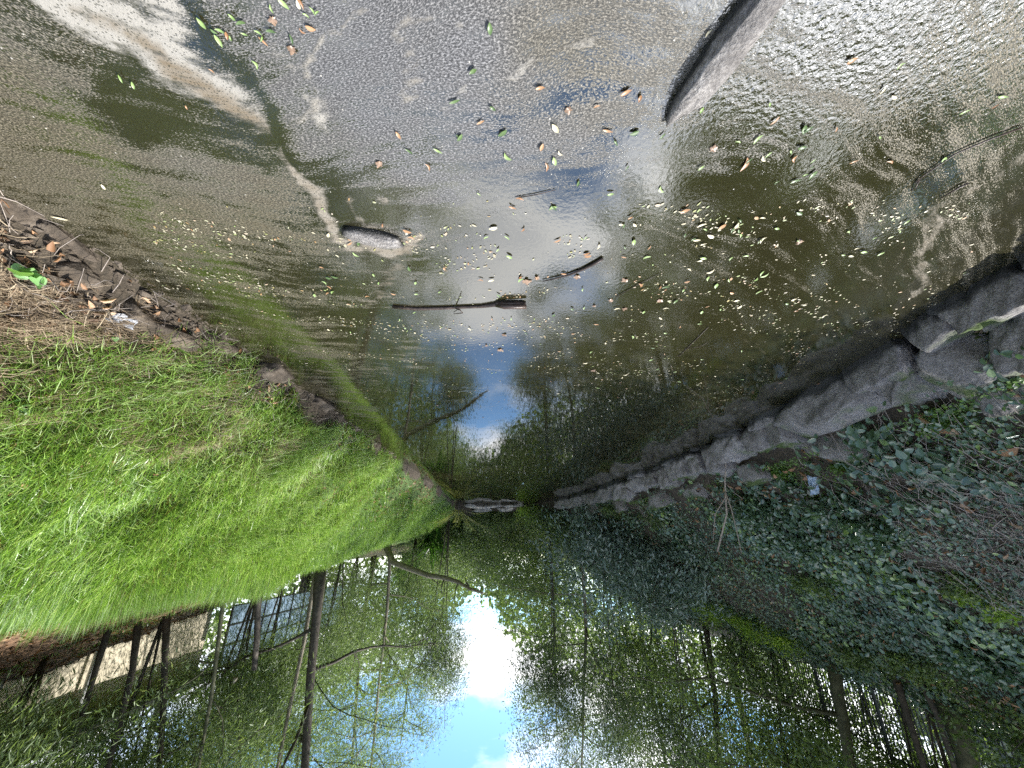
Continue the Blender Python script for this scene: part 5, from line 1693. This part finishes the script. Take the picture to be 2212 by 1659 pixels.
def floating_leaves():
    r = random.Random(77)
    mats = {'green': flat_leaf_mat('pale_green_leaf', (.18, .27, .08), (.30, .39, .17)), 'dark': flat_leaf_mat('dark_green_leaf', (.05, .09, .03), (.11, .17, .06)),
            'orange': flat_leaf_mat('orange_brown_leaf', (.24, .12, .055), (.40, .24, .13)), 'cream': flat_leaf_mat('cream_leaf', (.50, .45, .30), (.62, .56, .40)), 'brown': flat_leaf_mat('brown_plane_leaf', (.15, .095, .06), (.28, .19, .135))}
    protos = {}
    words = {'green': 'pale green', 'dark': 'dark green', 'orange': 'orange-brown', 'cream': 'cream-coloured', 'brown': 'brown lobed'}
    shapes = {'lance': 'narrow', 'oval': 'oval', 'sickle': 'sickle-shaped', 'plane': 'broad'}
    for c, ks in (('green', ('lance', 'oval', 'sickle')), ('dark', ('oval', 'lance')), ('orange', ('lance', 'oval', 'sickle')), ('cream', ('lance', 'sickle', 'oval')), ('brown', ('plane',))):
        for k in ks:
            for s in (1, 2):
                V, F = leaf_shape(k, s + hash_(c + k) % 7)
                me = mesh_np('floating_leaf', V, F, True)
                me.materials.append(mats[c])
                protos.setdefault((c, k), []).append(me)

    def place(px, py, c, k, size, ang=None, label=None, z=.004):
        w = P(px, py)
        if w[0] > bank_r(w[1]) - .12 or w[0] < bank_l(w[1]) + .1 or w[1] > 20: return None
        o = obj('floating_leaf', protos[(c, k)][r.randrange(2)], None)
        o.location = (w[0], w[1], z + r.random() * .003)
        o.rotation_euler = (r.uniform(-.10, .10), r.uniform(-.10, .10), r.uniform(0, 6.28) if ang is None else ang)
        size *= .82
        o.scale = (size, size * r.uniform(.85, 1.15), 1)
        water = 'pale foam' if py < 240 and px < 640 else 'grey scum' if (py < 480 and px < 1420) else 'bright sky reflection' if 860 < px < 1330 and py < 800 else 'brown scum' if px < 860 or px > 1750 else 'dark speckled water'
        lab = label or f'{words[c]} {shapes[k]} leaf floating on the {water}'
        tag(o, lab, 'leaf', f'{words[c]} leaves on the {water}' if label is None else None)
        return o
    # the ones that stand out, each where it lies in the photograph
    for (px, py, c, k, s, lab) in (
            (1135, 607, 'brown', 'plane', 1.35, 'pale brown broad leaf left of the slanting stick tip'), (1160, 600, 'brown', 'plane', .9, 'small reddish lobed leaf touching the tip of the slanting stick'), (1247, 596, 'brown', 'plane', 1.0, 'round pinkish leaf just below the slanting stick'),
            (1350, 605, 'brown', 'plane', 1.0, 'brown leaf right of the slanting stick in dark water, nearest to it'), (1425, 570 + 78, 'brown', 'plane', .95, 'rusty lobed leaf below the green stalk'), (1350, 666, 'brown', 'plane', .95, 'star-shaped orange leaf at the edge of the blue reflection'),
            (1283, 660, 'brown', 'plane', .6, 'tiny oak-shaped leaf on the blue reflection'), (1320, 648, 'brown', 'plane', .8, 'curled brown leaf beside the tiny oak-shaped leaf'), (1480, 452, 'orange', 'oval', 1.1, 'orange oval leaf at the lower rim of the bright cloud reflection'),
            (1540, 320, 'brown', 'plane', .75, 'rust-brown leaf at the upper left rim of the bright cloud reflection'), (1605, 352, 'orange', 'sickle', 1.5, 'curved pale orange seed pod on the bright cloud reflection'), (1725, 520, 'brown', 'plane', .75, 'brown leaf with a green leaf against it below the bright cloud reflection'),
            (1080, 755, 'brown', 'plane', 1.25, 'large pale brown leaf on the grey cloud reflection under the long branch'), (1090, 722, 'brown', 'plane', .9, 'smaller pale brown leaf above the large one on the grey reflection'), (1050, 745, 'brown', 'plane', .6, 'crumpled little brown leaf left of the large pale leaf'),
            (1280, 800, 'brown', 'plane', 1.0, 'light brown leaf among green slivers on dark water'), (945, 875, 'brown', 'plane', .8, 'brown leaf under the tree reflection near the blue strip'), (880, 262 + 235, 'orange', 'oval', 1.1, 'orange-brown leaf at the upper end of the curl of foam'),
            (1228, 235, 'brown', 'plane', .8, 'pale tan leaf on the grey scum in a scummy ring'), (820, 352, 'brown', 'plane', .8, 'dull pink leaf sunk in the blue-grey scum'), (632, 105, 'brown', 'plane', .8, 'wet red-brown leaf in the foamy corner at the photo top'),
            (590, 40, 'brown', 'plane', .75, 'dark red leaf at the top edge near the green slivers'), (1022, 150, 'dark', 'oval', .95, 'broad dark green leaf alone on the grey scum'), (1058, 58, 'dark', 'oval', .95, 'dark green leaf nearest the top edge in the middle'), (1065, 230, 'dark', 'oval', .8, 'green leaf with a brown tip on the grey scum'),
            (225, 400, 'cream', 'oval', .7, 'white-green leaf standing out on brown scum at the left'), (130, 468, 'cream', 'lance', 1.5, 'long pale leaf blade by the muddy left edge'), (290, 180, 'green', 'oval', .8, 'torn green leaf on the dark blue gap beside the foam'), (262, 165, 'green', 'lance', .9, 'yellow-green sliver leading to the torn green leaf'),
            (405, 228, 'orange', 'oval', .45, 'small orange leaf at the lower edge of the foam tongue'), (530, 70, 'green', 'lance', .65, 'upright green sliver left of the crossed pair at the top'), (560, 68, 'green', 'lance', .7, 'bright sliver of the pair lying across near the top'), (566, 80, 'green', 'lance', .6, 'lower sliver of the pair lying across near the top'),
            (676, 20, 'green', 'lance', .7, 'pointed light green leaf at the top edge, right one of two'), (662, 30, 'green', 'lance', .6, 'pointed light green leaf at the top edge, left one of two'), (500, 78, 'green', 'oval', .45, 'short green leaf beside an orange sliver in the dark corner'), (463, 65, 'dark', 'oval', .55, 'dark rounded leaf in the dark corner by the foam'),
            (1530, 8 + 60, 'cream', 'lance', .7, 'straw-coloured sliver left of the long grey rock'), (2165, 205, 'green', 'lance', 1.1, 'light green blade on the brown scum near the right edge'), (1662, 222, 'green', 'oval', .6, 'soft green leaf between the grey rock and the cloud reflection'), (1515, 235, 'green', 'oval', .7, 'green leaf just below the end of the grey rock'),
            (1820, 548, 'green', 'oval', .6, 'green heart-like leaf on brown scum before the stones'), (2065, 675, 'green', 'lance', .9, 'yellow-green blade close to the wet stones at the right'), (2105, 668 + 3, 'brown', 'plane', .8, 'red-brown leaf at the water edge beside the wet stones')):
        place(px, py, c, k, s * (.72 if py < 240 else .9), None, lab)
    # the many small ones
    def mass(n, box, weights, smin, smax):
        tot = 0
        while tot < n:
            x, y = r.uniform(box[0], box[2]), r.uniform(box[1], box[3])
            c = r.choices(('green', 'dark', 'orange', 'cream'), weights)[0]
            k = r.choice({'green': ('lance', 'lance', 'oval', 'sickle'), 'dark': ('oval', 'lance'), 'orange': ('lance', 'oval', 'sickle'), 'cream': ('lance', 'sickle', 'oval')}[c])
            ang = None
            if place(x, y, c, k, r.uniform(smin, smax), ang) is not None: tot += 1
    mass(18, (430, 0, 700, 150), (5, 2, 3, 1), .4, .8)
    mass(26, (820, 180, 1400, 440), (4, 4, 3, 1), .5, .95)
    mass(20, (1050, 420, 1400, 560), (4, 3, 3, 1), .5, 1.0)
    mass(30, (1430, 250, 1760, 520), (4, 5, 3, 1), .45, .95)
    mass(46, (1330, 480, 1700, 720), (5, 1, 3, 4), .55, 1.05)
    mass(26, (680, 480, 900, 720), (4, 1, 4, 2), .5, .9)
    mass(22, (880, 560, 1320, 720), (4, 2, 3, 2), .55, 1.0)
    mass(30, (1180, 720, 1500, 900), (5, 1, 2, 5), .55, 1.05)
    mass(20, (1500, 640, 1850, 850), (5, 1, 2, 4), .5, .9)
    mass(18, (1750, 120, 2180, 560), (4, 1, 3, 3), .4, .8)
    # those too small to pick apart: one object
    rng = np.random.default_rng(5)
    n = 15000
    px = rng.uniform(330, 2100, n); py = 430 + 600 * rng.random(n) ** .8
    d = np.stack([ray(a, b) for a, b in zip(px, py)])
    t = -CAM_H / d[:, 2]
    x, y = d[:, 0] * t, d[:, 1] * t
    ok = (x < bank_r(y) - .1) & (x > bank_l(y) + .1) & (y < 19) 
    fu, fv = flow_coords(x, y)
    ok &= (fbm(fu * .9, fv * 9, 88, 3) > .56) & (fbm(px * .008, py * .012, 89, 3) > .40) | (rng.random(n) < .04)
    x, y = x[ok], y[ok]; n = len(x)
    a = rng.uniform(0, 6.28, n)
    l = rng.uniform(.008, .028, n) * (1 + .5 * (rng.random(n) < .1))
    me = leaf_mesh('floating_bits', np.stack([x, y, np.full(n, .005)], 1), np.stack([np.cos(a), np.sin(a), np.zeros(n)], 1), np.tile([0, 0, 1.0], (n, 1)), l, l * rng.uniform(.25, .6, n), rng.random(n), hexa=True, fold=.1, curve=0)
    tag(obj('floating_bits', me, leaf_mat('floating_bits', [(0, (.26, .23, .15)), (.4, (.36, .33, .24)), (.6, (.20, .26, .10)), (.8, (.28, .16, .08)), (1, (.42, .40, .33))], trans=.0, rough=.5)), 'tiny seeds, petals and leaf bits strewn over the water', 'debris', kind='stuff')


def hash_(s):
    return sum(ord(c) * (i + 3) for i, c in enumerate(s))


floating_leaves()


def own_labels():
    order = ('nearest the left edge', 'second from the left edge', 'third from the left edge', 'fourth from the left edge', 'fifth from the left edge', 'sixth from the left edge', 'nearest the sky gap')
    for grp, txt in (('trees beyond the building', 'full green tree beyond the cream wall, '), ('trees beyond the railings', 'dense dark green tree beyond the railings, ')):
        mem = [o for o in SC.objects if o.get('group') == grp]
        mem.sort(key=lambda o: -math.atan2(abs(o.location.x), o.location.y))
        for k, o in enumerate(mem[:7]):
            o['label'] = txt + (order[k] if 'cream' in txt else order[k].replace('left', 'right'))


own_labels()
